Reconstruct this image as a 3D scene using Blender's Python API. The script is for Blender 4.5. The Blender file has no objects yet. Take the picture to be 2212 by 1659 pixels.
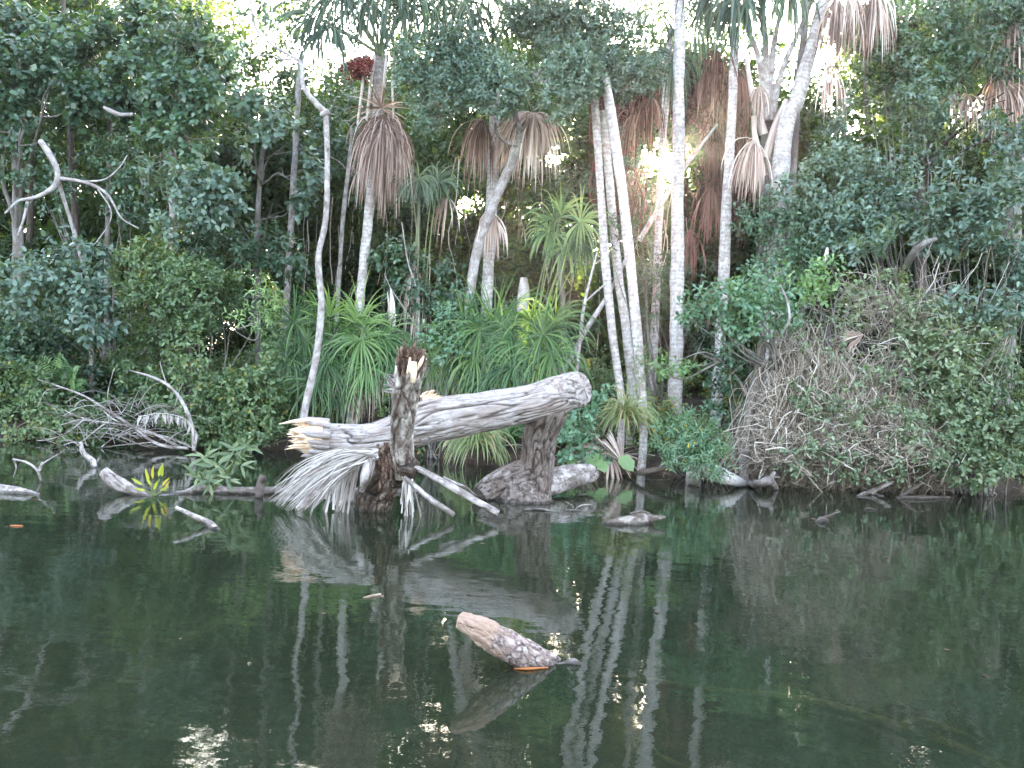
import bpy, math, random
import numpy as np
from mathutils import Vector, Matrix
random.seed(11)
rng = np.random.default_rng(11)
sc = bpy.context.scene
COL = sc.collection

# ------------------------------------------------------------------ camera
FPX, CX, CY, CAMZ, ROLL = 1947.0, 1106.0, 829.5, 1.2, math.radians(3.3)
cr, sr = math.cos(ROLL), math.sin(ROLL)
cam = bpy.data.objects.new('camera', bpy.data.cameras.new('camera'))
COL.objects.link(cam)
cam.data.sensor_width = 36.0
cam.data.lens = 36.0 * FPX / 2212.0
cam.data.clip_start, cam.data.clip_end = 0.05, 2000.0
cam.matrix_world = Matrix(((cr, -sr, 0, 0), (0, 0, -1, 0), (sr, cr, 0, CAMZ), (0, 0, 0, 1)))
sc.camera = cam

def at(x, y, Y):
    dx, dy = x - CX, y - CY
    return np.array([(cr*dx + sr*dy)/FPX*Y, Y, CAMZ - (cr*dy - sr*dx)/FPX*Y])
def wy(x, y):
    return CAMZ*FPX/(cr*(y-CY) - sr*(x-CX))
def onw(x, y, z=0.0):
    p = at(x, y, wy(x, y)); p[2] = z; return p

# ------------------------------------------------------------------ light
SUN = at(1452, 338, 10.0) - np.array([0, 0, CAMZ]); SUN /= np.linalg.norm(SUN)
sun = bpy.data.objects.new('sun', bpy.data.lights.new('sun', 'SUN'))
COL.objects.link(sun)
sun.data.energy = 4.5
sun.data.angle = math.radians(0.5)
sun.data.color = (1.0, 0.85, 0.62)
sun.rotation_euler = Vector(SUN).to_track_quat('Z', 'Y').to_euler()

world = bpy.data.worlds.new('World'); sc.world = world; world.use_nodes = True
wn, wl = world.node_tree.nodes, world.node_tree.links
wn.clear()
sky = wn.new('ShaderNodeTexSky'); sky.sky_type = 'NISHITA'; sky.sun_disc = False
sky.sun_elevation = math.asin(SUN[2]); sky.sun_rotation = math.atan2(SUN[0], SUN[1])
sky.air_density = 1.0; sky.dust_density = 2.5; sky.ozone_density = 0.6
hs = wn.new('ShaderNodeHueSaturation'); hs.inputs['Saturation'].default_value = 0.65
wl.new(sky.outputs[0], hs.inputs['Color'])
bg = wn.new('ShaderNodeBackground'); bg.inputs[1].default_value = 0.12
wl.new(hs.outputs[0], bg.inputs[0])
# the sun's own bright disc in the sky, softened by hazy air
tc = wn.new('ShaderNodeTexCoord'); dp = wn.new('ShaderNodeVectorMath'); dp.operation = 'DOT_PRODUCT'
wl.new(tc.outputs['Generated'], dp.inputs[0]); dp.inputs[1].default_value = SUN
mr = wn.new('ShaderNodeMapRange'); mr.interpolation_type = 'SMOOTHSTEP'
mr.inputs['From Min'].default_value = math.cos(math.radians(2.6)); mr.inputs['From Max'].default_value = math.cos(math.radians(1.0))
mr.inputs['To Max'].default_value = 30.0
wl.new(dp.outputs['Value'], mr.inputs['Value'])
bg2 = wn.new('ShaderNodeBackground'); bg2.inputs[0].default_value = (1, 0.8, 0.58, 1)
wl.new(mr.outputs[0], bg2.inputs[1])
ad = wn.new('ShaderNodeAddShader'); wl.new(bg.outputs[0], ad.inputs[0]); wl.new(bg2.outputs[0], ad.inputs[1])
wo = wn.new('ShaderNodeOutputWorld'); wl.new(ad.outputs[0], wo.inputs[0])

sc.view_settings.view_transform = 'Standard'; sc.view_settings.look = 'None'
sc.view_settings.gamma = 1.0; sc.view_settings.use_curve_mapping = False
sc.view_settings.exposure = 4.1
cy = sc.cycles
cy.max_bounces = 6; cy.diffuse_bounces = 3; cy.glossy_bounces = 3; cy.transmission_bounces = 4; cy.transparent_max_bounces = 6
cy.caustics_reflective = False; cy.caustics_refractive = False
cy.use_denoising = True

# ------------------------------------------------------------------ geometry helpers
def nrm(v):
    return v/np.maximum(np.linalg.norm(v, axis=-1, keepdims=True), 1e-9)
def _hash(i, j, k):
    h = (i*374761393 + j*668265263 + k*2147483647 + 1013904223) & 0xffffffff
    h = ((h ^ (h >> 13))*1274126177) & 0xffffffff
    return ((h ^ (h >> 16)) & 0xffff)/32767.5 - 1.0
def noise(p):
    p = np.asarray(p, float); i = np.floor(p).astype(np.int64); f = p - i; f = f*f*(3-2*f)
    r = 0
    for a in (0, 1):
        for b in (0, 1):
            for c in (0, 1):
                w = (f[..., 0] if a else 1-f[..., 0])*(f[..., 1] if b else 1-f[..., 1])*(f[..., 2] if c else 1-f[..., 2])
                r = r + w*_hash(i[..., 0]+a, i[..., 1]+b, i[..., 2]+c)
    return r
def fbm(p, o=3):
    p = np.asarray(p, float); r, a = 0, 1.0
    for _ in range(o):
        r = r + a*noise(p); p = p*2.03 + 7.7; a *= .5
    return r

class G:
    def __init__(s): s.V, s.F, s.T, s.R, s.M, s.n = [], [], [], [], [], 0
    def add(s, V, F, tint=0.5, rest=None, mi=0):
        V = np.asarray(V, float).reshape(-1, 3); F = np.asarray(F, int)
        if len(V) == 0: return s
        s.V.append(V); s.F.append(F + s.n); s.M.append(np.full(len(F), mi))
        s.T.append(np.broadcast_to(np.asarray(tint, float), (len(V),)))
        s.R.append(V if rest is None else rest); s.n += len(V); return s

def build(name, g, mats, parent=None, origin=None, smooth=True, label=None, cat=None, group=None, kind=None):
    V = np.concatenate(g.V); o0 = np.zeros(3)
    if parent is not None: o0 = np.array(parent['_o'])
    elif origin is not None: o0 = np.asarray(origin, float)
    me = bpy.data.meshes.new(name)
    me.vertices.add(len(V)); me.vertices.foreach_set('co', (V-o0).astype(np.float32).ravel())
    sizes = np.concatenate([np.full(len(F), F.shape[1]) for F in g.F])
    idx = np.concatenate([F.ravel() for F in g.F])
    me.loops.add(len(idx)); me.loops.foreach_set('vertex_index', idx.astype(np.int32))
    me.polygons.add(len(sizes))
    st = np.concatenate([[0], np.cumsum(sizes)[:-1]])
    me.polygons.foreach_set('loop_start', st.astype(np.int32))
    if not isinstance(mats, (list, tuple)): mats = [mats]
    for m in mats: me.materials.append(m)
    me.polygons.foreach_set('material_index', np.concatenate(g.M).astype(np.int32))
    if smooth: me.polygons.foreach_set('use_smooth', np.ones(len(sizes), bool))
    me.update(calc_edges=True)
    a = me.attributes.new('tint', 'FLOAT', 'POINT'); a.data.foreach_set('value', np.concatenate(g.T).astype(np.float32))
    a = me.attributes.new('rest', 'FLOAT_VECTOR', 'POINT'); a.data.foreach_set('vector', np.concatenate(g.R).astype(np.float32).ravel())
    o = bpy.data.objects.new(name, me); COL.objects.link(o)
    if parent is not None: o.parent = parent
    else: o.location = o0
    o['_o'] = [float(c) for c in o0]
    if parent is not None and label: o['label'] = label
    if parent is not None and kind: o['kind'] = kind
    del o['_o']
    if parent is None: tag(o, label, cat, group, kind)
    return o
def tag(o, label, cat, group=None, kind=None):
    if label: o['label'] = label
    if cat: o['category'] = cat
    if group: o['group'] = group
    if kind: o['kind'] = kind
def thing(name, label, cat, loc, group=None):
    o = bpy.data.objects.new(name, None); COL.objects.link(o); o.empty_display_size = 0.2
    o.location = loc; o['_o'] = [float(c) for c in loc]; tag(o, label, cat, group); return o

def smoothpath(P, n):
    P = np.asarray(P, float)
    if len(P) == 2: 
        t = np.linspace(0, 1, n)[:, None]; return P[0]*(1-t)+P[1]*t
    Q = np.vstack([2*P[0]-P[1], P, 2*P[-1]-P[-2]])
    d = np.linalg.norm(np.diff(P[:, :3], axis=0), axis=1); u = np.concatenate([[0], np.cumsum(d)]); u /= u[-1]
    t = np.linspace(0, 1, n); k = np.clip(np.searchsorted(u, t, side='right')-1, 0, len(P)-2)
    f = ((t-u[k])/np.maximum(u[k+1]-u[k], 1e-9))[:, None]
    a, b, c, e = Q[k], Q[k+1], Q[k+2], Q[k+3]
    return .5*(2*b + (c-a)*f + (2*a-5*b+4*c-e)*f**2 + (3*b-a-3*c+e)*f**3)

def tube(g, P, R, ns=8, n=None, disp=None, cap=True, tint=0.5, mi=0, wob=0.0, tintf=None):
    P = np.asarray(P, float); R = np.broadcast_to(np.asarray(R, float), (len(P),))
    n = n or max(2, 3*len(P))
    PR = smoothpath(np.hstack([P, R[:, None]]), n); P, R = PR[:, :3], np.maximum(PR[:, 3], 1e-4)
    if wob: P = P + wob*np.stack([noise(P*1.7+k*19.) for k in range(3)], -1)
    T = nrm(np.gradient(P, axis=0))
    N = np.zeros_like(T); a = np.array([0, -1., 0]) if abs(T[0][1]) < .8 else np.array([0, 0, 1.])
    N[0] = nrm(a - T[0]*np.dot(a, T[0]))
    for i in range(1, n):
        v = N[i-1] - T[i]*np.dot(N[i-1], T[i]); N[i] = v/max(np.linalg.norm(v), 1e-9)
    B = np.cross(T, N)
    th = np.linspace(0, 2*math.pi, ns, endpoint=False)
    L = np.concatenate([[0], np.cumsum(np.linalg.norm(np.diff(P, axis=0), axis=1))])
    c, s = np.cos(th), np.sin(th)
    rr = np.repeat(R[:, None], ns, 1)
    rest = np.stack([c[None]*rr, s[None]*rr, np.repeat(L[:, None], ns, 1)], -1) + rng.random(3)*17
    tn = tint
    if disp is not None:
        rr = rr + disp(rest.reshape(-1, 3), np.tile(th, n), np.repeat(L, ns)).reshape(n, ns)
    if tintf is not None: tn = tintf(rest.reshape(-1, 3))
    V = P[:, None] + rr[..., None]*(c[None, :, None]*N[:, None] + s[None, :, None]*B[:, None])
    i = np.arange(n-1)[:, None]*ns; j = np.arange(ns)[None]; j2 = (j+1) % ns
    F = np.stack([i+j, i+j2, i+ns+j2, i+ns+j], -1).reshape(-1, 4)
    V = V.reshape(-1, 3); rest = rest.reshape(-1, 3)
    g.add(V, F, tn, rest, mi)
    if cap:
        for e, r0 in ((0, 0), (n-1, (n-1)*ns)):
            q = np.arange(ns); ring = V[r0:r0+ns]
            Vc = np.vstack([ring, P[e][None]]); Rc = np.vstack([rest[r0:r0+ns], rest[r0:r0+ns].mean(0)[None]])
            tr = np.stack([q, (q+1) % ns, np.full(ns, ns)], -1)
            if e == 0: tr = tr[:, ::-1]
            g.add(Vc, tr, .5 if not np.isscalar(tn) else tn, Rc, mi)
    return g

def strands(g, P, r, tint=None, ns=3, taper=0.6, mi=0):
    """many thin tubes at once; P (N, m, 3), r (N,)"""
    N_, m, _ = P.shape
    r = np.broadcast_to(np.asarray(r, float), (N_,))
    T = nrm(np.gradient(P, axis=1)); ref = np.where(np.abs(T[..., 1:2]) < .9, np.array([0, 1., 0]), np.array([1., 0, 0]))
    A = nrm(np.cross(T, ref)); B = np.cross(T, A)
    w = (r[:, None]*(1-taper*np.linspace(0, 1, m)[None]))[..., None, None]
    th = np.linspace(0, 2*math.pi, ns, endpoint=False)
    V = P[:, :, None] + w*(np.cos(th)[None, None, :, None]*A[:, :, None] + np.sin(th)[None, None, :, None]*B[:, :, None])
    base = (np.arange(N_)*m*ns)[:, None, None]; i = (np.arange(m-1)*ns)[None, :, None]; j = np.arange(ns)[None, None]; j2 = (j+1) % ns
    F = np.stack([base+i+j, base+i+j2, base+i+ns+j2, base+i+ns+j], -1).reshape(-1, 4)
    t = rng.random(N_) if tint is None else np.broadcast_to(tint, (N_,))
    return g.add(V, F, np.repeat(t, m*ns), mi=mi)

def strips(g, P, S, W, tint=None, fold=0.0, nv=None, mi=0):
    """flat blades; P (N, m, 3) midline, S side vectors, W half widths (N, m); a shallow V if fold"""
    N_, m, _ = P.shape
    W = np.broadcast_to(W, (N_, m))[..., None]
    up = 0 if nv is None else nv*W*fold
    V = np.stack([P - S*W + up, P, P + S*W + up], 2)
    base = (np.arange(N_)*m*3)[:, None, None]; i = (np.arange(m-1)*3)[None, :, None]; j = np.arange(2)[None, None]
    F = np.stack([base+i+j, base+i+j+1, base+i+3+j+1, base+i+3+j], -1).reshape(-1, 4)
    t = rng.random(N_) if tint is None else np.broadcast_to(tint, (N_,))
    return g.add(V, F, np.repeat(t, m*3), mi=mi)

LEAF = {
 'oval': (np.array([[0, 0, 0], [.28, .25, .05], [.68, .24, .04], [1, 0, -.1], [.68, -.24, .04], [.28, -.25, .05]]), [[0, 5, 4, 3], [0, 3, 2, 1]]),
 'round': (np.array([[0, 0, 0], [.2, .34, .05], [.65, .36, .03], [1, 0, -.12], [.65, -.36, .03], [.2, -.34, .05]]), [[0, 5, 4, 3], [0, 3, 2, 1]]),
 'obov': (np.array([[0, 0, 0], [.4, .13, .03], [.8, .24, .05], [1, 0, -.02], [.8, -.24, .05], [.4, -.13, .03]]), [[0, 5, 4, 3], [0, 3, 2, 1]]),
 'lance': (np.array([[0, 0, 0], [.25, .11, .03], [.6, .1, .02], [1, 0, -.14], [.6, -.1, .02], [.25, -.11, .03]]), [[0, 5, 4, 3], [0, 3, 2, 1]]),
 'quad': (np.array([[0, 0, 0], [.45, .26, .06], [1, 0, -.08], [.45, -.26, .06]]), [[0, 3, 2], [0, 2, 1]]),
}
def leaves(g, pos, d, up, size, shape='oval', tint=None, mi=0):
    tv, tf = LEAF[shape]; pos = pos.reshape(-1, 3); n = len(pos)
    if n == 0: return g
    d = nrm(d.reshape(-1, 3)); s = nrm(np.cross(up.reshape(-1, 3), d)); u = np.cross(d, s)
    size = np.broadcast_to(size, (n,)).reshape(-1, 1, 1)
    V = pos[:, None] + size*(tv[None, :, 0:1]*d[:, None] + tv[None, :, 1:2]*s[:, None] + tv[None, :, 2:3]*u[:, None])
    tf = np.array(tf); F = (np.arange(n)*len(tv))[:, None, None] + tf[None]
    t = rng.random(n) if tint is None else np.broadcast_to(tint, (n,))
    return g.add(V, F.reshape(-1, tf.shape[1]), np.repeat(t, len(tv)), mi=mi)

def blob(x, y, rx, ry, Y, rd=None):
    c = at(x, y, Y); k = Y/FPX
    return (c, np.array([rx*k, rd if rd else .5*(rx+ry)*k*.8, ry*k]))
def foliage(g, blobs, size, dens=40, k=6, shape='oval', gap=-.25, gapf=1.3, droop=.25, shell=.45, lump=.28, spread=1.5, upb=.45, mi=0, vary=.3):
    if shape != 'quad': size, dens = size*.82, dens*1.6
    for c, r in blobs:
        area = 4*math.pi*((( r[0]*r[1])**1.6 + (r[0]*r[2])**1.6 + (r[1]*r[2])**1.6)/3)**(1/1.6)
        n = max(6, int(area*dens))
        u = nrm(rng.normal(size=(n, 3)))
        f = shell + (1-shell)*rng.random(n)**.45
        f = f*(1 + lump*1.2*noise(u*2.3 + c*3.1)) 
        a = c + u*r*f[:, None]
        keep = noise(a*gapf + 5.1) > gap
        keep &= a[:, 2] > .03
        a, u = a[keep], u[keep]; n = len(a)
        if n == 0: continue
        out = nrm(u/r + np.array([0, -.15, upb]))
        t = nrm(out + .7*rng.normal(size=(n, 3)))
        p0 = nrm(np.cross(t, rng.normal(size=(n, 3)))); p1 = np.cross(t, p0)
        j = np.arange(k)[None]; az = j*2.4 + rng.random((n, 1))*6.3
        P = nrm(p0[:, None]*np.cos(az)[..., None] + p1[:, None]*np.sin(az)[..., None])
        al = (j/max(k-1, 1))*np.ones((n, 1))
        pos = a[:, None] + t[:, None]*(al*size*spread)[..., None]
        d = nrm(t[:, None]*(.25+.6*al)[..., None] + P + rng.normal(size=P.shape)*.25 - np.array([0, 0, droop]))
        up = nrm(t[:, None]*.7 + np.array([0, -.25, .8]) + rng.normal(size=P.shape)*.35)
        sz = size*(1-vary+2*vary*rng.random((n, k)))
        tn = np.clip(.5 + .32*noise(a*.9+31)[:, None] + .22*rng.normal(size=(n, k)), 0, 1)
        leaves(g, pos, d, up, sz.ravel(), shape, tn.ravel(), mi)
    return g

def limbs(g, p0, blobs, r, tint=.5, wob=.08, mi=0, ns=6):
    for c, rad in blobs:
        m = (p0+c)/2 + np.array([0, 0, .25*np.linalg.norm(c-p0)*.4])
        tube(g, [p0, m, c], [r, r*.6, r*.2], ns=ns, n=10, wob=wob, tint=tint, mi=mi)
        for _ in range(3):
            e = c + nrm(rng.normal(size=3))*rad*.85
            tube(g, [m*.4+c*.6, (m+c+2*e)/4+rng.normal(size=3)*.05, e], [r*.35, r*.22, r*.08], ns=4, n=8, wob=wob, tint=tint, mi=mi)
    return g

def fan_blade(g, hub, d, n, L, nseg=46, spread=2.6, grav=.55, gpow=1.5, wid=.022, fold=.25, rag=.12, m=7, spl=.45, tint=None, lv=.12):
    """a costapalmate palm blade: segments radiate from the hub, joined near it, and hang by their weight"""
    d = nrm(d); s = nrm(np.cross(d, n)); n = np.cross(s, d)
    a = np.linspace(-spread, spread, nseg)
    ds = d[None]*np.cos(a)[:, None] + s[None]*np.sin(a)[:, None] + n[None]*(fold*np.abs(np.sin(a)))[:, None]
    ds = nrm(ds + rng.normal(size=ds.shape)*rag)
    Ls = L*(1-.22*np.abs(a)/spread)*np.clip(1+lv*rng.normal(size=nseg), .3, 1.4)
    P = np.zeros((nseg, m, 3)); P[:, 0] = hub + d[None]*(.06*L*np.cos(a/2)[:, None]); cur = ds.copy()
    for i in range(1, m):
        t = i/(m-1); cur = nrm(cur + np.array([0, 0, -1.])*(grav*t**gpow)[..., None] if np.ndim(grav) else cur + np.array([0, 0, -grav*t**gpow]))
        P[:, i] = P[:, i-1] + cur*(Ls/(m-1))[:, None]
    T = nrm(np.gradient(P, axis=1)); S = np.cross(n[None, None]+.001, T); S = nrm(S + rng.normal(size=(nseg, 1, 3))*.15)
    t = np.linspace(0, 1, m)[None]
    W = np.minimum(t*Ls[:, None]*(2*spread/nseg)*.55 + .002, wid*np.clip((1.03-t)/(1-spl), 0.03, 1)**.8)
    tn = np.clip(rng.normal(.5, .26, nseg)+.2*rng.normal(), 0, 1) if tint is None else np.clip(rng.normal(tint, .12, nseg), 0, 1)
    return strips(g, P, S, W, tn, .5, np.cross(T, S))

# ------------------------------------------------------------------ materials
def mat(name):
    m = bpy.data.materials.new(name); m.use_nodes = True; t = m.node_tree; t.nodes.clear()
    return m, t.nodes, t.links
def N(nodes, typ, **kw):
    n = nodes.new('ShaderNode'+typ)
    for k, v in kw.items():
        if k in n.inputs: n.inputs[k].default_value = v
        else: setattr(n, k, v)
    return n
def ramp(nodes, stops):
    r = nodes.new('ShaderNodeValToRGB'); e = r.color_ramp.elements
    e[0].position, e[0].color = stops[0][0], (*stops[0][1], 1); e[1].position, e[1].color = stops[-1][0], (*stops[-1][1], 1)
    for p, c in stops[1:-1]:
        x = e.new(p); x.color = (*c, 1)
    return r
def leafmat(name, stops, trans=.3, rough=.42, tcol=None, spec=.5):
    m, n, l = mat(name)
    a = N(n, 'Attribute', attribute_name='tint'); r = ramp(n, stops); l.new(a.outputs['Fac'], r.inputs[0])
    p = N(n, 'BsdfPrincipled', Roughness=rough); p.inputs['Specular IOR Level'].default_value = spec
    l.new(r.outputs[0], p.inputs['Base Color'])
    t = N(n, 'BsdfTranslucent'); mx = N(n, 'Mix', data_type='RGBA', blend_type='MULTIPLY'); mx.inputs[0].default_value = 1
    l.new(r.outputs[0], mx.inputs[6]); mx.inputs[7].default_value = (*(tcol or (2.6, 2.3, .55)), 1); l.new(mx.outputs[2], t.inputs[0])
    ms = N(n, 'MixShader'); ms.inputs[0].default_value = trans
    l.new(p.outputs[0], ms.inputs[1]); l.new(t.outputs[0], ms.inputs[2])
    o = N(n, 'OutputMaterial'); l.new(ms.outputs[0], o.inputs[0]); return m
def woodmat(name, stops, su=22, sl=3, blotch=None, bamt=.5, bscale=3, rough=.85, bump=.6, dist=.02, detail=6, rings=0, tintmix=None, vor=False):
    """bark or weathered wood in the tube's own straightened coordinates (around, around, along)"""
    m, n, l = mat(name)
    a = N(n, 'Attribute', attribute_name='rest')
    mp = N(n, 'Mapping'); mp.inputs['Scale'].default_value = (su, su, sl); l.new(a.outputs['Vector'], mp.inputs[0])
    nz0 = N(n, 'TexNoise', Scale=.8, Detail=3.0); l.new(mp.outputs[0], nz0.inputs['Vector'])
    ma = N(n, 'VectorMath', operation='MULTIPLY_ADD'); l.new(nz0.outputs['Color'], ma.inputs[0]); ma.inputs[1].default_value = (1.6, 1.6, 1.6); l.new(mp.outputs[0], ma.inputs[2])
    if vor:
        v = N(n, 'TexVoronoi', feature='DISTANCE_TO_EDGE', Scale=1.0); l.new(ma.outputs[0], v.inputs['Vector'])
        nz = N(n, 'TexNoise', Scale=3.0, Detail=detail, Roughness=.65); l.new(ma.outputs[0], nz.inputs['Vector'])
        q = N(n, 'Math', operation='MULTIPLY_ADD'); l.new(nz.outputs[0], q.inputs[0]); q.inputs[1].default_value = .45
        l.new(v.outputs['Distance'], q.inputs[2]); fac = q.outputs[0]
    else:
        nz = N(n, 'TexNoise', Scale=1.0, Detail=detail, Roughness=.68); l.new(ma.outputs[0], nz.inputs['Vector']); fac = nz.outputs[0]
    if rings:
        w = N(n, 'TexWave', wave_type='BANDS', bands_direction='Z', Scale=rings, Distortion=2.5, Detail=2.0); w.inputs['Detail Scale'].default_value = 1.5
        l.new(a.outputs['Vector'], w.inputs['Vector'])
        q = N(n, 'Math', operation='MULTIPLY_ADD'); l.new(w.outputs['Fac'], q.inputs[0]); q.inputs[1].default_value = .14; l.new(fac, q.inputs[2]); fac = q.outputs[0]
    r = ramp(n, stops); l.new(fac, r.inputs[0]); col = r.outputs[0]
    if blotch:
        b = N(n, 'TexNoise', Scale=bscale, Detail=5.0, Roughness=.7); l.new(a.outputs['Vector'], b.inputs['Vector'])
        br = ramp(n, [(.5-.06, (0, 0, 0)), (.5+.06, (1, 1, 1))]); l.new(b.outputs[0], br.inputs[0])
        q = N(n, 'Math', operation='MULTIPLY'); l.new(br.outputs[0], q.inputs[0]); q.inputs[1].default_value = bamt
        x = N(n, 'Mix', data_type='RGBA'); l.new(q.outputs[0], x.inputs[0]); l.new(col, x.inputs[6]); x.inputs[7].default_value = (*blotch, 1); col = x.outputs[2]
    if tintmix:
        t = N(n, 'Attribute', attribute_name='tint')
        x = N(n, 'Mix', data_type='RGBA'); l.new(t.outputs['Fac'], x.inputs[0]); x.inputs[6].default_value = (*tintmix, 1); l.new(col, x.inputs[7]); col = x.outputs[2]
    ge = N(n, 'NewGeometry'); sx = N(n, 'SeparateXYZ'); l.new(ge.outputs['Position'], sx.inputs[0])   # soaked band just above the water
    wz = N(n, 'TexNoise', Scale=14.0, Detail=3.0); l.new(ge.outputs['Position'], wz.inputs['Vector'])
    qz = N(n, 'Math', operation='MULTIPLY_ADD'); l.new(wz.outputs[0], qz.inputs[0]); qz.inputs[1].default_value = -.05; l.new(sx.outputs['Z'], qz.inputs[2])
    wr = N(n, 'MapRange'); wr.inputs['From Min'].default_value = -.012; wr.inputs['From Max'].default_value = .006; wr.inputs['To Min'].default_value = .38; l.new(qz.outputs[0], wr.inputs['Value'])
    wm = N(n, 'Mix', data_type='RGBA', blend_type='MULTIPLY'); wm.inputs[0].default_value = 1; l.new(col, wm.inputs[6]); l.new(wr.outputs[0], wm.inputs[7]); col = wm.outputs[2]
    p = N(n, 'BsdfPrincipled', Roughness=rough); l.new(col, p.inputs['Base Color']); p.inputs['Specular IOR Level'].default_value = .25
    bp = N(n, 'Bump', Strength=bump, Distance=dist); l.new(fac, bp.inputs['Height']); l.new(bp.outputs[0], p.inputs['Normal'])
    o = N(n, 'OutputMaterial'); l.new(p.outputs[0], o.inputs[0]); return m

M = {}
M['dark_leaf'] = leafmat('dark_leaf', [(0, (.016, .042, .025)), (.5, (.05, .108, .072)), (1, (.13, .215, .145))], .22, .33, spec=.6)
M['blue_leaf'] = leafmat('blue_leaf', [(0, (.028, .06, .05)), (.5, (.085, .145, .12)), (1, (.18, .26, .215))], .2, .33, spec=.6)
M['vine_leaf'] = leafmat('vine_leaf', [(0, (.03, .065, .028)), (.5, (.1, .165, .085)), (.97, (.21, .29, .16)), (1, (.3, .25, .08))], .28, .38)
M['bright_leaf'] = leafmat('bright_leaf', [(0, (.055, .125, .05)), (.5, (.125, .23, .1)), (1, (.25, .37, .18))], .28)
M['young_leaf'] = leafmat('young_leaf', [(0, (.045, .11, .07)), (.5, (.1, .2, .13)), (1, (.19, .31, .21))], .25)
M['willow_leaf'] = leafmat('willow_leaf', [(0, (.06, .14, .09)), (.5, (.12, .22, .14)), (.95, (.2, .3, .2)), (.965, (.5, .38, .05)), (1, (.55, .42, .05))], .25)
M['pale_leaf'] = leafmat('pale_leaf', [(0, (.05, .09, .05)), (.5, (.13, .19, .115)), (1, (.27, .33, .22))], .22)
M['yellow_leaf'] = leafmat('yellow_leaf', [(0, (.24, .3, .05)), (.6, (.38, .42, .07)), (1, (.4, .28, .06))], .3)
M['forest_leaf'] = leafmat('forest_leaf', [(0, (.012, .027, .014)), (.5, (.034, .068, .033)), (1, (.075, .12, .058))], .4, spec=.3)  # albedo lowered: deep-forest shade is put into the leaf colour
M['palm_green'] = leafmat('palm_green', [(0, (.022, .06, .025)), (.5, (.07, .155, .065)), (1, (.2, .31, .13))], .36, .3)
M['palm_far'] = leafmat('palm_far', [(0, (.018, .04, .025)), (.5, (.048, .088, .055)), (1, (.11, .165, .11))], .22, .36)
M['palm_dead'] = leafmat('palm_dead', [(0, (.13, .085, .07)), (.4, (.36, .265, .235)), (.7, (.52, .42, .385)), (1, (.74, .66, .62))], .2, .7, (1.3, 1.0, .7), .2)
M['frond_grey'] = leafmat('frond_grey', [(0, (.12, .095, .085)), (.35, (.3, .265, .25)), (.6, (.46, .43, .42)), (1, (.64, .61, .6))], .1, .7, (1, .9, .8), .2)
M['tuft'] = leafmat('tuft', [(0, (.09, .14, .05)), (.6, (.2, .25, .11)), (.85, (.3, .3, .18)), (1, (.38, .26, .17))], .25)
M['dry_vine'] = leafmat('dry_vine', [(0, (.2, .155, .125)), (.5, (.46, .385, .33)), (1, (.7, .65, .6))], 0.02, .8, (1, 1, 1), .2)
M['brown_vine'] = leafmat('brown_vine', [(0, (.05, .028, .024)), (.5, (.13, .075, .062)), (1, (.27, .17, .145))], 0.25, .8, (1.6, .9, .6), .2)  # dead brown; shade and the flare's red cast are put into it
M['twig'] = leafmat('twig', [(0, (.14, .12, .11)), (.5, (.28, .25, .24)), (1, (.46, .43, .43))], 0.0, .8, (1, 1, 1), .2)
M['fruit'] = leafmat('fruit', [(0, (.1, .012, .01)), (1, (.2, .03, .02))], 0.0, .4, (1, 1, 1))
M['log'] = woodmat('log', [(.32, (.16, .13, .125)), (.45, (.33, .3, .3)), (.64, (.47, .435, .45))], 26, 6, (.22, .155, .13), .45, 3.8, tintmix=(.07, .053, .047), bump=.8, dist=.014)
M['post'] = woodmat('post', [(.3, (.04, .03, .026)), (.5, (.17, .14, .13)), (.72, (.38, .34, .34))], 24, 6, (.12, .085, .07), .5, 3.2, tintmix=(.03, .022, .018), bump=.8, dist=.014)
M['wet_stump'] = woodmat('wet_stump', [(.38, (.016, .011, .009)), (.52, (.07, .05, .042)), (.66, (.3, .25, .22))], 16, 8, (.12, .07, .045), .4, 5, tintmix=(.012, .008, .006), bump=1, dist=.03, rough=.6)
M['upright'] = woodmat('upright', [(.36, (.06, .04, .035)), (.45, (.3, .265, .25)), (.6, (.62, .57, .54))], 13, 5, (.09, .06, .045), .75, 7, tintmix=(.05, .033, .026), bump=1, dist=.02)
M['raw_wood'] = woodmat('raw_wood', [(.3, (.42, .26, .16)), (.42, (.74, .58, .43)), (.6, (.9, .8, .68))], 30, 6, (.5, .27, .15), .6, 9, bump=.8, dist=.01)
M['rot'] = woodmat('rot', [(.34, (.02, .011, .009)), (.5, (.09, .055, .042)), (.66, (.32, .22, .16))], 22, 12, bump=1, dist=.02)
M['drift'] = woodmat('drift', [(.36, (.07, .055, .05)), (.47, (.3, .265, .26)), (.64, (.52, .48, .49))], 17, 6, (.1, .08, .07), .75, 6, bump=.8, dist=.012)
M['drift_ring'] = woodmat('drift_ring', [(.35, (.16, .13, .125)), (.5, (.4, .37, .37)), (.7, (.56, .53, .54))], 30, 24, rings=11, bump=.5, dist=.006)
M['near_log'] = woodmat('near_log', [(.19, (.025, .018, .018)), (.29, (.2, .155, .15)), (.42, (.37, .31, .31)), (.7, (.52, .46, .47))], 34, 19, (.25, .18, .165), .5, 12, tintmix=(.36, .25, .2), bump=1, dist=.012, vor=True)
M['pale_bark'] = woodmat('pale_bark', [(.34, (.13, .105, .1)), (.47, (.34, .31, .31)), (.66, (.52, .5, .51))], 10, 7, (.2, .16, .15), .6, 9, bump=.4, dist=.01)
M['palm_bark'] = woodmat('palm_bark', [(.34, (.19, .155, .15)), (.46, (.41, .38, .38)), (.66, (.6, .58, .595))], 26, 17, (.22, .16, .145), .6, 13, rings=5, bump=.35, dist=.008)
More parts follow.
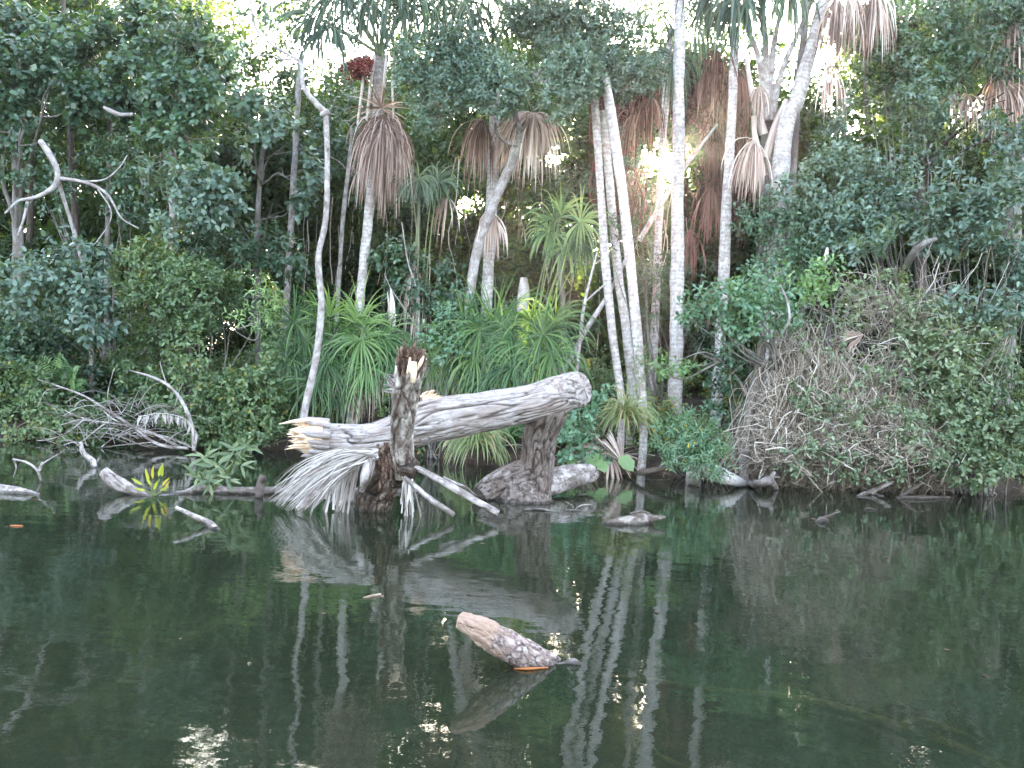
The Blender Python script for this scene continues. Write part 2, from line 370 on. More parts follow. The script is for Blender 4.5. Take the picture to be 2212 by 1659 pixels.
M['grey_bark'] = woodmat('grey_bark', [(.3, (.09, .075, .07)), (.5, (.2, .18, .175)), (.7, (.36, .34, .34))], 16, 4, (.1, .085, .075), .5, 4, bump=.5, dist=.01)
M['dark_bark'] = woodmat('dark_bark', [(.3, (.03, .022, .02)), (.5, (.075, .06, .052)), (.72, (.16, .135, .12))], 16, 3, bump=.5, dist=.01)
M['sheath'] = woodmat('sheath', [(.3, (.36, .28, .25)), (.6, (.6, .52, .5))], 30, 2, bump=.4, dist=.006)
M['petiole'] = leafmat('petiole', [(0, (.07, .11, .04)), (.5, (.16, .2, .09)), (1, (.3, .27, .18))], .05, .5)
M['sunk'] = woodmat('sunk', [(.3, (.16, .12, .055)), (.6, (.46, .37, .2))], 20, 4, bump=.4, dist=.006)
m, n, l = mat('orange_leaf'); p = N(n, 'BsdfPrincipled', Roughness=.4); p.inputs['Base Color'].default_value = (.3, .1, .025, 1)
l.new(p.outputs[0], N(n, 'OutputMaterial').inputs[0]); M['orange_leaf'] = m

m, n, l = mat('soil'); g_ = N(n, 'NewGeometry'); a = N(n, 'TexNoise', Scale=6.0, Detail=8.0, Roughness=.7); l.new(g_.outputs['Position'], a.inputs['Vector'])
r = ramp(n, [(.35, (.015, .01, .008)), (.55, (.05, .033, .024)), (.72, (.12, .08, .055))]); l.new(a.outputs[0], r.inputs[0])
p = N(n, 'BsdfPrincipled', Roughness=.9); l.new(r.outputs[0], p.inputs['Base Color']); b = N(n, 'Bump', Strength=.8, Distance=.06); l.new(a.outputs[0], b.inputs['Height']); l.new(b.outputs[0], p.inputs['Normal'])
l.new(p.outputs[0], N(n, 'OutputMaterial').inputs[0]); M['soil'] = m

m, n, l = mat('water'); g_ = N(n, 'NewGeometry')
mp = N(n, 'Mapping'); mp.inputs['Scale'].default_value = (1, 1.15, 1); l.new(g_.outputs['Position'], mp.inputs[0])
w1 = N(n, 'TexNoise', Scale=2.6, Detail=2.0, Roughness=.5); w2 = N(n, 'TexNoise', Scale=11.0, Detail=3.0, Roughness=.55)
for w in (w1, w2): l.new(mp.outputs[0], w.inputs['Vector'])
s1 = N(n, 'Math', operation='MULTIPLY'); l.new(w1.outputs[0], s1.inputs[0]); s1.inputs[1].default_value = .0034
s2 = N(n, 'Math', operation='MULTIPLY_ADD'); l.new(w2.outputs[0], s2.inputs[0]); s2.inputs[1].default_value = .00055; l.new(s1.outputs[0], s2.inputs[2])
b = N(n, 'Bump', Strength=1.0, Distance=1.0); l.new(s2.outputs[0], b.inputs['Height'])
fr = N(n, 'Fresnel', IOR=1.4); l.new(b.outputs[0], fr.inputs['Normal'])
gl = N(n, 'BsdfGlossy', Roughness=.015); gl.inputs[0].default_value = (.95, .97, .95, 1); l.new(b.outputs[0], gl.inputs['Normal'])
df = N(n, 'BsdfDiffuse'); df.inputs[0].default_value = (.022, .034, .021, 1); tr = N(n, 'BsdfTransparent'); tr.inputs[0].default_value = (.85, .82, .58, 1)
mx = N(n, 'MixShader'); mx.inputs[0].default_value = .5; l.new(df.outputs[0], mx.inputs[1]); l.new(tr.outputs[0], mx.inputs[2])
m2 = N(n, 'MixShader'); l.new(fr.outputs[0], m2.inputs[0]); l.new(mx.outputs[0], m2.inputs[1]); l.new(gl.outputs[0], m2.inputs[2])
l.new(m2.outputs[0], N(n, 'OutputMaterial').inputs[0]); M['water'] = m

# ------------------------------------------------------------------ ground and water
bk = np.array([onw(*q)[:2] for q in ((0, 950), (300, 958), (600, 972), (880, 985), (1030, 1005), (1330, 1020), (1480, 1032), (1660, 1045), (1900, 1056), (2212, 1062))])
bx = np.concatenate([[-40, -12], bk[:, 0], [12, 40]]); by = np.concatenate([[bk[0, 1]+3, bk[0, 1]+.4], bk[:, 1], [bk[-1, 1]-.3, bk[-1, 1]+2]])
def bank(X): return np.interp(X, bx, by)
def gz(X, Y):
    d = Y - bank(X) - .15
    z = np.where(d < 0, np.maximum(-2.2, d*.55 - .12), np.minimum(.16 + .3*d, 1.0 + .02*np.clip(d, 0, 40)))
    z = np.where((d < 0) & (d > -.12), .16 + d*2.3, z)
    return z + .06*noise(np.stack([X*1.3, Y*1.3, X*0], -1))*(d > -.1)
xs = np.concatenate([-np.geomspace(400, 16, 14), np.arange(-15, 15.01, .16), np.geomspace(16, 400, 14)])
ys = np.concatenate([-np.geomspace(400, 2, 12), np.arange(-1, 10, .8), np.arange(10.2, 17, .09), np.arange(17, 40, .5), np.geomspace(41, 500, 14)])
XX, YY = np.meshgrid(xs, ys); ZZ = gz(XX, YY)
nx, ny = len(xs), len(ys); i = np.arange(ny-1)[:, None]*nx + np.arange(nx-1)[None]
g = G().add(np.stack([XX, YY, ZZ], -1), np.stack([i, i+1, i+nx+1, i+nx], -1).reshape(-1, 4))
build('ground', g, M['soil'], kind='structure', label='dark muddy lake bank and forest floor', cat='ground')
g = G().add([[-400, -400, 0], [400, -400, 0], [400, 480, 0], [-400, 480, 0]], [[0, 1, 2, 3]])
build('water', g, M['water'], kind='structure', label='dark green still lake water with reflections', cat='water')
def gp(x, Y, dz=-.05):
    """a point on the ground under photo column x at distance Y"""
    p = at(x, 900, Y); p[2] = float(gz(p[0], p[1])) + dz; return p

# ------------------------------------------------------------------ hero: fallen trunk on its post
def Z5(x, y): return 566.3 + .336*x, 584 + .336*y
def z5(x, y, Y): return at(*Z5(x, y), Y)
def furrow(su, sl, depth, w=.16, lump=.06):
    def f(rest, th, L):
        q = rest*np.array([su, su, sl]); q = q + 1.1*np.stack([noise(q*.6+k*11) for k in range(3)], -1)
        r1 = np.abs(noise(q)); r2 = np.abs(noise(q*np.array([1.9, 1.9, 1.7])+9))
        return -depth*np.exp(-(r1/w)**2) - .55*depth*np.exp(-(r2/w)**2) + lump*.2*fbm(rest*np.array([4, 4, 2.]))
    return f
def ftint(su, sl, w=.12):
    def f(rest):
        q = rest*np.array([su, su, sl]); q = q + 1.1*np.stack([noise(q*.6+k*11) for k in range(3)], -1)
        r1 = np.abs(noise(q)); r2 = np.abs(noise(q*np.array([1.9, 1.9, 1.7])+9))
        return np.clip(1 - np.exp(-(r1/w)**2)*.95 - .6*np.exp(-(r2/w)**2), 0, 1)
    return f
logpts = [(325, 1076, 100, 8.66), (350, 1079, 103, 8.67), (450, 1088, 100, 8.72), (650, 1086, 92, 8.8), (850, 1045, 112, 8.88), (1050, 978, 137, 8.96), (1300, 930, 131, 9.05),
          (1550, 887, 125, 9.13), (1750, 850, 127, 9.18), (1870, 815, 134, 9.2), (1960, 785, 124, 9.2), (2010, 772, 120, 9.17), (2045, 764, 112, 9.13), (2062, 760, 97, 9.11), (2070, 758, 62, 9.1), (2072, 757, 15, 9.1)]
root = thing('fallen_trunk', 'huge pale grey furrowed tree trunk lying level above the water on a bent post', 'fallen trunk', onw(1160, 1055))
k5 = .336*9/FPX
g = G(); tube(g, [z5(a, b, d) for a, b, c, d in logpts], [c*k5 for a, b, c, d in logpts], ns=150, n=420, disp=furrow(21, 2.3, .016, .13), tintf=ftint(21, 2.3, .085))
ax = nrm(z5(250, 1072, 8.6) - z5(450, 1088, 8.7)); c0 = z5(335, 1077, 8.66); e1 = nrm(np.cross(ax, [0, -1., 0])); e2 = np.cross(ax, e1)
for k in range(26):
    a = rng.random()*6.28; L_ = .03+.16*rng.random()**1.5; rd = math.cos(a)*e1 + math.sin(a)*e2; s_ = c0 - ax*.12 + rd*.172
    tube(g, [s_, s_+ax*(.12+L_*.5)+rd*.004, s_+ax*(.12+L_)+rd*.012*rng.normal()], [.03, .024, .004], ns=6, n=8, disp=lambda r, t, L: .004*fbm(r*40), tint=.9)
build('trunk', g, M['log'], root)
# healed swollen end with a cracked face
g = G(); postpts = [(1655, 1640, 285, 9.42), (1690, 1440, 220, 9.5), (1755, 1300, 132, 9.5), (1775, 1180, 112, 9.48), (1785, 1070, 114, 9.42), (1815, 980, 118, 9.34), (1850, 905, 120, 9.26), (1880, 840, 110, 9.2)]
tube(g, [z5(a, b, d) for a, b, c, d in postpts], [c*k5*1.0 for a, b, c, d in postpts], ns=120, n=220, disp=furrow(24, 5, .015, .15), tintf=ftint(24, 5, .12))
build('post', g, M['post'], root)
g = G()
rt = [(1400, 1455, 70, 9.25), (1500, 1385, 85, 9.35), (1600, 1330, 90, 9.45), (1720, 1280, 80, 9.5)]
tube(g, [z5(a, b, d) for a, b, c, d in rt], [c*k5 for a, b, c, d in rt], ns=60, n=70, disp=furrow(36, 8, .01), tintf=ftint(36, 8))
build('root', g, M['post'], root)
g = G()
rt = [(1740, 1390, 90, 9.6), (1880, 1345, 88, 9.9), (1990, 1310, 80, 10.3), (2090, 1290, 66, 10.7), (2140, 1290, 30, 10.9)]
tube(g, [z5(a, b+14, d) for a, b, c, d in rt], [c*k5*d/9.2 for a, b, c, d in rt], ns=70, n=110, disp=furrow(24, 15, .014), tintf=ftint(24, 15))
build('root', g, M['drift'], root, label='low knobbly grey root running back to the bank')
# snapped end: pale raw wood with splinters
g = G(); ax = nrm(z5(250, 1072, 8.6) - z5(450, 1088, 8.7)); c0 = z5(335, 1077, 8.66)
th = np.linspace(0, 2*math.pi, 90, endpoint=False); e1 = nrm(np.cross(ax, [0, -1., 0])); e2 = np.cross(ax, e1)
Lθ = .1 + .1*noise(np.stack([np.cos(th)*2.2, np.sin(th)*2.2, th*0+3], -1)) + .06*noise(np.stack([np.cos(th)*7, np.sin(th)*7, th*0], -1)) + .03*rng.random(90)
rings = []
for f, rr in ((-.05, .165), (.02, .170), (.5, .158), (.8, .145), (1.0, .122), (.86, .095), (.7, .06), (.62, .02)):
    d_ = np.where(f < .1, f, f*Lθ*1.0)[:, None] if f >= .1 else np.full((90, 1), f)
    q = 1 + .05*noise(np.stack([np.cos(th)*6, np.sin(th)*6, th*0+f*3], -1))[:, None]
    rings.append(c0 + ax*d_ + rr*q*(np.cos(th)[:, None]*e1 + np.sin(th)[:, None]*e2))
R_ = np.array(rings); nr = len(R_); ii = np.arange(nr-1)[:, None]*90; jj = np.arange(90)[None]
g.add(R_.reshape(-1, 3), np.stack([ii+jj, ii+(jj+1) % 90, ii+90+(jj+1) % 90, ii+90+jj], -1).reshape(-1, 4), .5, np.stack([np.tile(np.cos(th)*.2, nr), np.tile(np.sin(th)*.2, nr), np.repeat(np.arange(nr)*.05, 90)], -1))
for _ in range(60):
    a = rng.random()*6.28; r_ = .02 + .135*rng.random(); s_ = c0 + ax*.0 + r_*(math.cos(a)*e1 + math.sin(a)*e2)
    L_ = .06 + .2*rng.random()
    tube(g, [s_, s_ + ax*L_*.6 + rng.normal(size=3)*.008, s_ + ax*L_ + rng.normal(size=3)*.02], [.018, .012, .002], ns=5, n=6)
tube(g, [z5(420, 990, 8.6), z5(300, 968, 8.56), z5(200, 972, 8.52), z5(110, 988, 8.5)], [.03, .028, .018, .003], ns=6, n=16)
build('broken_end', g, M['raw_wood'], root)
# splintered branch scar behind the upright
g = G()
for _ in range(16):
    s_ = z5(1000+rng.random()*90, 800+rng.random()*40, 8.95); e_ = s_ + np.array([.03+.12*rng.random(), .02*rng.normal(), .05+.05*rng.random()-.06*rng.random()])
    tube(g, [s_, (s_+e_)/2+rng.normal(size=3)*.008, e_], [.018, .012, .002], ns=5, n=6)
build('splinters', g, M['raw_wood'], root, label='brown splintered scar on top of the trunk'); g = G()
for _ in range(22):
    s_ = z5(880+rng.random()*30, 790+rng.normal()*30, 8.9); e_ = z5(770+rng.random()*80, 660+rng.random()*120, 8.88+.1*rng.normal())
    tube(g, [s_, (s_+e_)/2+rng.normal(size=3)*.012, e_], [.02, .014, .003], ns=5, n=7)
build('splinters', g, M['drift'], root)

# ------------------------------------------------------------------ hero: upright broken trunk
root = thing('broken_stump', 'upright hollow broken trunk with dark wet foot standing in front of the fallen trunk', 'stump', onw(800, 1100))
g = G(); fp = [(690, 1640, 128, 8.08), (710, 1530, 122, 8.1), (735, 1430, 130, 8.1), (790, 1330, 130, 8.08), (850, 1270, 112, 8.06), (890, 1210, 90, 8.04), (900, 1150, 60, 8.0)]
k5b = .336*8/FPX
tube(g, [z5(a, b, d) for a, b, c, d in fp], [c*k5b for a, b, c, d in fp], ns=90, n=120, disp=furrow(18, 7, .022, .2), tintf=ftint(18, 7))
build('foot', g, M['wet_stump'], root)
g = G(); kn = [(860, 1270, 60, 8.0), (920, 1265, 92, 7.97), (960, 1275, 84, 7.95), (1000, 1280, 55, 7.94), (1010, 1282, 12, 7.94)]
tube(g, [z5(a, b, d) for a, b, c, d in kn], [c*k5b for a, b, c, d in kn], ns=50, n=50, disp=furrow(14, 14, .02, .2))
build('knot', g, M['wet_stump'], root)
# the upright shaft: outer wall, jagged rim, hollow inside
up = np.array([z5(*q) for q in ((915, 1330, 7.98), (905, 1240, 7.95), (900, 1100, 7.88), (902, 1000, 7.8), (915, 850, 7.66), (935, 720, 7.55), (955, 600, 7.46), (965, 515, 7.4))])
ru = np.array([70, 78, 80, 82, 88, 92, 100, 104])*.336*7.7/FPX
ns, n_ = 90, 170
PR = smoothpath(np.hstack([up, ru[:, None]]), n_); Pc, Rc = PR[:, :3], PR[:, 3]
T = nrm(np.gradient(Pc, axis=0)); front = np.array([0, -1., 0]); Nn = nrm(front - T*(T@front)[:, None]); Bn = np.cross(T, Nn)
th = np.linspace(0, 2*math.pi, ns, endpoint=False)      # 0 faces the lake
Lc = np.concatenate([[0], np.cumsum(np.linalg.norm(np.diff(Pc, axis=0), axis=1))])
fr_ = np.clip((np.cos(th)+.55)/1.55, 0, 1)**.8          # how far the rim is broken down on that side
top = Lc[-1] - .21*fr_*(.75+.5*noise(np.stack([np.cos(th)*2.5, np.sin(th)*2.5, th*0+1.3], -1))) - .04*rng.random(ns) - .015
def upw(inner):
    f = np.linspace(0 if not inner else .45, 1, n_)[:, None]
    s = f*top[None]; u = s/Lc[-1]*(n_-1); k = np.clip(u.astype(int), 0, n_-2); w = (u-k)[..., None]
    lerp = lambda A: A[k]*(1-w) + A[k+1]*w
    r = lerp(Rc[:, None])[..., 0]; rest = np.stack([np.cos(th)[None]*r, np.sin(th)[None]*r, s], -1)
    if not inner: r = r + furrow(13, 4, .018, .2)(rest.reshape(-1, 3), None, None).reshape(r.shape)
    else: r = r*(.8+.06*noise(rest*20)) 
    V = lerp(Pc) + r[..., None]*(np.cos(th)[None, :, None]*lerp(Nn) + np.sin(th)[None, :, None]*lerp(Bn))
    return V, rest
ii = np.arange(n_-1)[:, None]*ns; jj = np.arange(ns)[None]; QF = np.stack([ii+jj, ii+(jj+1) % ns, ii+ns+(jj+1) % ns, ii+ns+jj], -1).reshape(-1, 4)
Vo, Ro = upw(False); Vi, Ri = upw(True)
g = G().add(Vo, QF, ftint(13, 4)(Ro.reshape(-1, 3)), Ro.reshape(-1, 3))
build('shaft', g, M['upright'], root)
g = G().add(Vi, QF[:, ::-1], .5, Ri.reshape(-1, 3))
rim = np.concatenate([Vo[-1], Vi[-1]]); g.add(rim, np.stack([jj[0], (jj[0]+1) % ns, ns+(jj[0]+1) % ns, ns+jj[0]], -1), .5, rim)
for _ in range(30):
    a = rng.integers(0, ns); b = rng.integers(90, n_-1); s_ = Vi[b, a]; e_ = s_ + np.array([rng.normal()*.02, rng.normal()*.02, .05+.07*rng.random()])
    tube(g, [s_, (s_+e_)/2, e_], [.014, .01, .002], ns=4, n=5)
build('hollow', g, M['rot'], root)
g = G()
tube(g, [z5(968, 720, 7.42), z5(972, 660, 7.39), z5(975, 590, 7.37)], [.02, .034, .03], ns=5, n=7)
tube(g, [z5(930, 690, 7.43), z5(945, 640, 7.41), z5(952, 560, 7.4)], [.012, .02, .008], ns=5, n=7)
tube(g, [z5(1000, 640, 7.44), z5(1022, 590, 7.44), z5(1040, 550, 7.45)], [.01, .018, .006], ns=5, n=7)
build('wood_chip', g, M['raw_wood'], root)
# rotten orange hollow in the foot
g = G()
for _ in range(60):
    x, y = 790+np.clip(rng.normal(), -1.5, 1.5)*30, 1215+rng.normal()*60
    s_ = z5(x, y, 7.84+.03*rng.random()+abs(x-790)*.0006); e_ = s_ + np.array([rng.normal()*.012, -.012*rng.random(), -.05-.05*rng.random()])
    tube(g, [s_, (s_+e_)/2+rng.normal(size=3)*.006, e_], [.012+.01*rng.random(), .014, .003], ns=5, n=5)
build('rotten_patch', g, M['rot'], root)

# the two pale stalks and frayed frond leaning on the stump
for lab, pts, r_ in (('long pale stalk sloping from the stump down into the water, upper of two', [(985, 1265, 7.9), (1120, 1335, 7.86), (1300, 1440, 7.84), (1520, 1560, 7.82)], [.026, .033, .036, .03]),
                     ('shorter pale stalk sloping into the water under the longer stalk', [(915, 1330, 7.86), (1010, 1410, 7.8), (1110, 1490, 7.76), (1235, 1572, 7.72)], [.02, .026, .029, .026])):
    P_ = [z5(*q) for q in pts]; g = G(); tube(g, P_, r_, ns=10, n=40, disp=lambda rest, th, L: .004*np.cos(2*th)+.003*fbm(rest*9))
    build('palm_stalk', g, M['drift'], origin=P_[-1], label=lab, cat='palm stalk')
g = G(); P_ = np.array([z5(1160, 1335, 8.2), z5(1240, 1370, 8.2), z5(1310, 1395, 8.2), z5(1352, 1430, 8.2)]); tube(g, P_, [.02, .018, .012, .004], ns=6, n=14)
for k in range(5):
    q = P_[3]; tube(g, [P_[2], q+np.array([.02*k-.03, 0, -.01*k+.01])], [.006, .002], ns=4, n=4)
build('dead_branch', g, M['drift'], origin=P_[0], label='frayed grey branch tip hanging behind the upper stalk by the stump', cat='branch')

root = thing('dead_palm_frond', 'frayed silver grey palm frond drooping off the stump into the water', 'dead frond', z5(220, 1530, 7.7))
g = G(); n_ = 230; u = rng.random(n_); s0 = np.array([z5(640+110*a, 1150+70*b, 7.86-.1*a) for a, b in zip(rng.random(n_), rng.random(n_))])
e0 = []
for a in u:
    ex, ey = np.interp(a, [0, .25, .5, .75, 1], [95, 60, 140, 230, 330]), np.interp(a, [0, .25, .5, .75, 1], [1400, 1500, 1530, 1545, 1540])
    sh = 1 - .35*rng.random()**2
    e0.append(z5(700+(ex-700)*sh+rng.normal()*20, 1190+(ey-1190)*sh+rng.normal()*18, 7.72+.12*rng.normal()))
e0 = np.array(e0); t = np.linspace(0, 1, 9)[None, :, None]
bow = np.array([0, -.05, .16])*(1-u)[:, None] + np.array([0, -.04, .06])
P = s0[:, None]*(1-t) + e0[:, None]*t + 4*t*(1-t)*bow[:, None]*.6 + .05*np.stack([noise(np.stack(np.broadcast_arrays(t[..., 0]*3.5+u[:, None]*50, np.float64(k*9), u[:, None]*31), -1)) for k in range(3)], -1)*t
T = nrm(np.gradient(P, axis=1)); S = nrm(np.cross(T, np.array([0.2, -1, .3])+rng.normal(size=(n_, 1, 3))*.3))
strips(g, P, S, (.0062*np.clip(np.linspace(1.2, .12, 9), 0, 1))[None]*(.5+rng.random((n_, 1))), None, .5, np.cross(T, S))
build('leaflets', g, M['frond_grey'], root)
g = G(); tube(g, [z5(700, 1175, 7.84), z5(560, 1240, 7.74), z5(420, 1370, 7.66), z5(300, 1480, 7.64), z5(225, 1535, 7.63)], [.03, .035, .035, .04, .028], ns=8, n=26, disp=lambda rest, th, L: .006*fbm(rest*12))
build('stalk', g, M['drift'], root)
g = G(); tube(g, [z5(690, 1180, 7.82), z5(690, 1240, 7.76), z5(665, 1330, 7.72), z5(640, 1420, 7.8)], [.03, .05, .045, .02], ns=10, n=20, disp=lambda rest, th, L: .008*fbm(rest*10))
build('sheath', g, M['drift'], root)
g = G(); n_ = 26; a = rng.random(n_); s0 = np.array([z5(440+170*q, 1260+40*rng.random()-q*20, 7.9) for q in a]); e0 = s0 + np.stack([rng.normal(size=n_)*.03-.05, -.05+rng.normal(size=n_)*.04, -.15-.33*rng.random(n_)], -1)
P = s0[:, None]*(1-t) + e0[:, None]*t; strips(g, P, np.broadcast_to(np.array([1., .3, 0]), P.shape), .009, None); build('hanging_fibres', g, M['frond_grey'], root)
root_f = z5(930, 1350, 7.86)
g = G(); n_ = 30; s0 = np.array([z5(900+70*rng.random(), 1340+30*rng.random(), 7.84) for _ in range(n_)]); e0 = s0 + np.stack([rng.normal(size=n_)*.025+.02, rng.normal(size=n_)*.02-.02, -.15-.2*rng.random(n_)], -1)
P = s0[:, None]*(1-t) + e0[:, None]*t + .015*noise(s0*90)[:, None, None]*4*t*(1-t); strips(g, P, np.broadcast_to(np.array([1., .2, 0]), P.shape), .006, None)
build('hanging_fibres', g, M['frond_grey'], origin=root_f, label='clump of pale fibres hanging from the stump knot into the water', cat='fibres')
# pale snag foot behind the frond
g = G(); tube(g, [z5(520, 1530, 8.5), z5(530, 1420, 8.5), z5(560, 1310, 8.5), z5(600, 1240, 8.5)], [.1, .09, .085, .06], ns=30, n=40, disp=furrow(20, 4, .014), tintf=ftint(20, 4))
build('submerged_stump', g, M['log'], origin=z5(520, 1530, 8.5), label='pale ridged stump rising from the water behind the frayed frond', cat='stump')
# ------------------------------------------------------------------ vegetation builders
def pxr(w, Y): return .5*w*Y/FPX
def vp(*pts): return [at(*p) for p in pts]
def stem(g, pts, w, **kw):
    """trunk through photo points (x, y, distance), widths in photo pixels"""
    P = vp(*pts); R = [pxr(a, p[2]) for a, p in zip(w, pts)]
    kw.setdefault('ns', 14); kw.setdefault('n', 60); kw.setdefault('disp', lambda rest, th, L: .12*R[0]*fbm(rest*np.array([7, 7, 3.])))
    return tube(g, P, R, **kw)
def ground_base(pts, w, ext=True):
    if not ext: return pts, w
    return _gb(pts, w)
def _gb(pts, w):
    """lengthen a trunk down to the ground under its lowest photo point"""
    x, y, Y = pts[0]; p = at(x, y, Y); z = float(gz(p[0], p[1])) - .1
    if p[2] > z + .05:
        dy = (p[2]-z)/Y*FPX; pts = [(x - dy*sr, y + dy, Y)] + list(pts); w = [w[0]*1.05] + list(w)
    return pts, w
def tree(name, label, cat, pts, w, bark, blobs, leaf, size, dens=40, k=6, shape='oval', group=None, nlimb=None, ext=(), extw=(), **kw):
    pts, w = ground_base(pts, w)
    root = thing(name, label, cat, at(*pts[0]), group)
    g = G(); stem(g, pts, w)
    for e, ew in zip(ext, extw): stem(g, e, ew, ns=8, n=40)
    build('trunk', g, M[bark], root)
    if blobs:
        P = np.array(vp(*pts)); g = G()
        for b in blobs[:nlimb]:
            i = np.argmin(np.linalg.norm(P-b[0]+np.array([0, 0, .6]), axis=1)); limbs(g, P[i], [b], max(.012, pxr(w[min(i, len(w)-1)], pts[i][2])*.5))
        build('limbs', g, M[bark], root)
        g = G(); foliage(g, blobs, size, dens, k, shape, **kw); build('crown', g, M[leaf], root)
    return root
def shrub(name, label, cat, base, blobs, leaf, size, dens=45, k=6, shape='oval', bark='grey_bark', group=None, nst=4, **kw):
    root = thing(name, label, cat, base, group)
    g = G()
    for c, r in blobs:
        for _ in range(nst if len(blobs) < 4 else 2):
            e = c + nrm(rng.normal(size=3))*r*.6; b = base + np.array([rng.normal()*.12, rng.normal()*.08, 0])
            tube(g, [b, b*.5+e*.5+rng.normal(size=3)*.12, e], [.016, .011, .004], ns=5, n=12, wob=.06)
    build('stems', g, M[bark], root)
    g = G(); foliage(g, blobs, size, dens, k, shape, **kw); build('leaves', g, M[leaf], root); return root
def frond(parent, base, hub, d, n, L, matn='palm_green', name='frond', bow=.12, pr=.014, **kw):
    g = G(); base, hub = np.asarray(base), np.asarray(hub)
    ln = np.linalg.norm(hub-base)
    if ln > .05:
        mid = (base+hub)/2 + np.array([0, 0, bow*ln]); P = smoothpath([base, mid, hub], 14); strands(g, P[None], pr, tint=.5, ns=5, taper=.45, mi=1)
    fan_blade(g, hub, np.asarray(d, float), np.asarray(n, float), L, **kw)
    return build(name, g, [M[matn], M['petiole' if matn not in ('palm_dead', 'brown_vine') else matn]], parent)
def dirv(ang, fwd=.35):
    a = math.radians(ang); return nrm(np.array([math.cos(a), -fwd, math.sin(a)]))
def hang(parent, apex, L, spread=.75, lean=0.0, base=None, nseg=44, name='dead_frond', matn='palm_dead', grav=.9, wid=.016, fwd=.25, **kw):
    """a dead fan leaf hanging straight down from its hub"""
    d = nrm(np.array([lean, -fwd, -1.])); nn = nrm(np.array([0, -1, .25]))
    return frond(parent, apex if base is None else base, apex, d, nn, L, matn, name, bow=.05, nseg=nseg, spread=spread, grav=grav, gpow=.8, wid=wid, fold=.5, rag=.38, spl=.2, lv=.33, **kw)
def skirt(parent, apex, L, count=3, wide=1.5, up=False, **kw):
    for k in range(count):
        ap = apex + np.array([rng.normal()*.05, -.06*k+rng.normal()*.04, rng.normal()*.06])
        hang(parent, ap, L*(.85+.25*rng.random()), wide*(.8+.3*rng.random()), rng.normal()*.12, **kw)

# ------------------------------------------------------------------ the deep forest behind
g = G(); fb = []
def treeline(x):
    return np.interp(x, [-400, 0, 420, 500, 530, 590, 640, 720, 900, 1000, 1120, 1380, 1410, 1450, 1500, 1560, 1640, 1720, 1760, 1830, 1880, 2000, 2300, 2700],
                        [-250, -150, -150, -40, 110, 130, 170, 130, 40, 70, 20, 40, 60, 60, 60, 90, 170, 190, 240, 230, 20, -80, -150, -250])
def clear(x, y, Y=30):
    if ((x-1452)/118)**2 + ((y-338)/105)**2 < 1: return True
    if Y > 20 and rng.random() < .7 and ((x-1130)/120)**2 + ((y-450)/60)**2 < 1: return True
    return Y > 20 and rng.random() < .6 and ((x-1330)/90)**2 + ((y-470)/60)**2 < 1
for k in range(1150):
    Y = 17.5 + 15*rng.random()**1.1; x = -450 + 3150*rng.random(); y0 = treeline(x) + 45*22/Y
    y = y0 + (860-y0)*rng.random()
    if clear(x, y, Y): continue
    fb.append(blob(x, y, (50+60*rng.random())*22/Y, (42+50*rng.random())*22/Y, Y))
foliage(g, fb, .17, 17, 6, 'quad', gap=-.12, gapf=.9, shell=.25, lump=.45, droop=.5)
fb = []
for k in range(420):      # the closed wall of trees at the back
    Y = 29 + 8*rng.random(); x = -500 + 3250*rng.random(); y0 = treeline(x) + 130
    y = y0 + (880-y0)*rng.random()**.9
    if clear(x, y, Y): continue
    fb.append(blob(x, y, 70+40*rng.random(), 60+40*rng.random(), Y))
for a in np.arange(0, 6.28, .4): fb.append(blob(1452+118*math.cos(a), 338+112*math.sin(a), 62, 62, 24+4*rng.random()))   # leaves closing round the sun's gap
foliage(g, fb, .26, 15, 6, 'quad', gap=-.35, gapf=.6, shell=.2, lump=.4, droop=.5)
for k in range(15):
    x = -300+2800*rng.random(); Y = 17.5+12*rng.random(); yt = treeline(x)+60*rng.random()
    b_ = gp(x, Y); tp = at(x+50*rng.normal(), yt, Y+.5*rng.normal())
    tube(g, [b_, b_*.5+tp*.5+rng.normal(size=3)*.12, tp], [.07+.07*rng.random(), .06, .04], ns=7, n=14, mi=1)
fb = []
for k in range(120):
    x, y = 1290+300*rng.random(), 110+420*rng.random()
    if math.hypot(x-1455, y-338) > 100: fb.append(blob(x, y, 45, 42, 17.5+6*rng.random()))
foliage(g, fb, .15, 20, 6, 'quad', gap=-.1, gapf=1.5, shell=.2, lump=.4)
foliage(g, [blob(x, y, 45, 40, 21+4*rng.random()) for x, y in ((540, 60), (600, 20), (625, 110), (565, 150), (515, 120), (1690, 210), (1620, 150), (1750, 340), (1560, 60), (1640, 330), (1700, 60), (1400, 40), (1510, 130), (1770, 170), (900, 60), (880, 110), (1110, 80), (480, 20), (1600, 240), (1660, 110), (1650, 180), (1680, 260), (1720, 150), (1630, 60), (1710, 300), (1665, 310), (1740, 240), (1620, 280), (1700, 120), (1780, 60), (1810, 200), (620, 60), (560, 90), (640, 20), (590, 140))], .15, 9, 6, 'quad', gap=-.2, gapf=1.6, shell=.2, lump=.5)
build('forest', g, [M['forest_leaf'], M['dark_bark']], kind='stuff', label='dense shaded rainforest filling the background behind the palms', cat='forest')
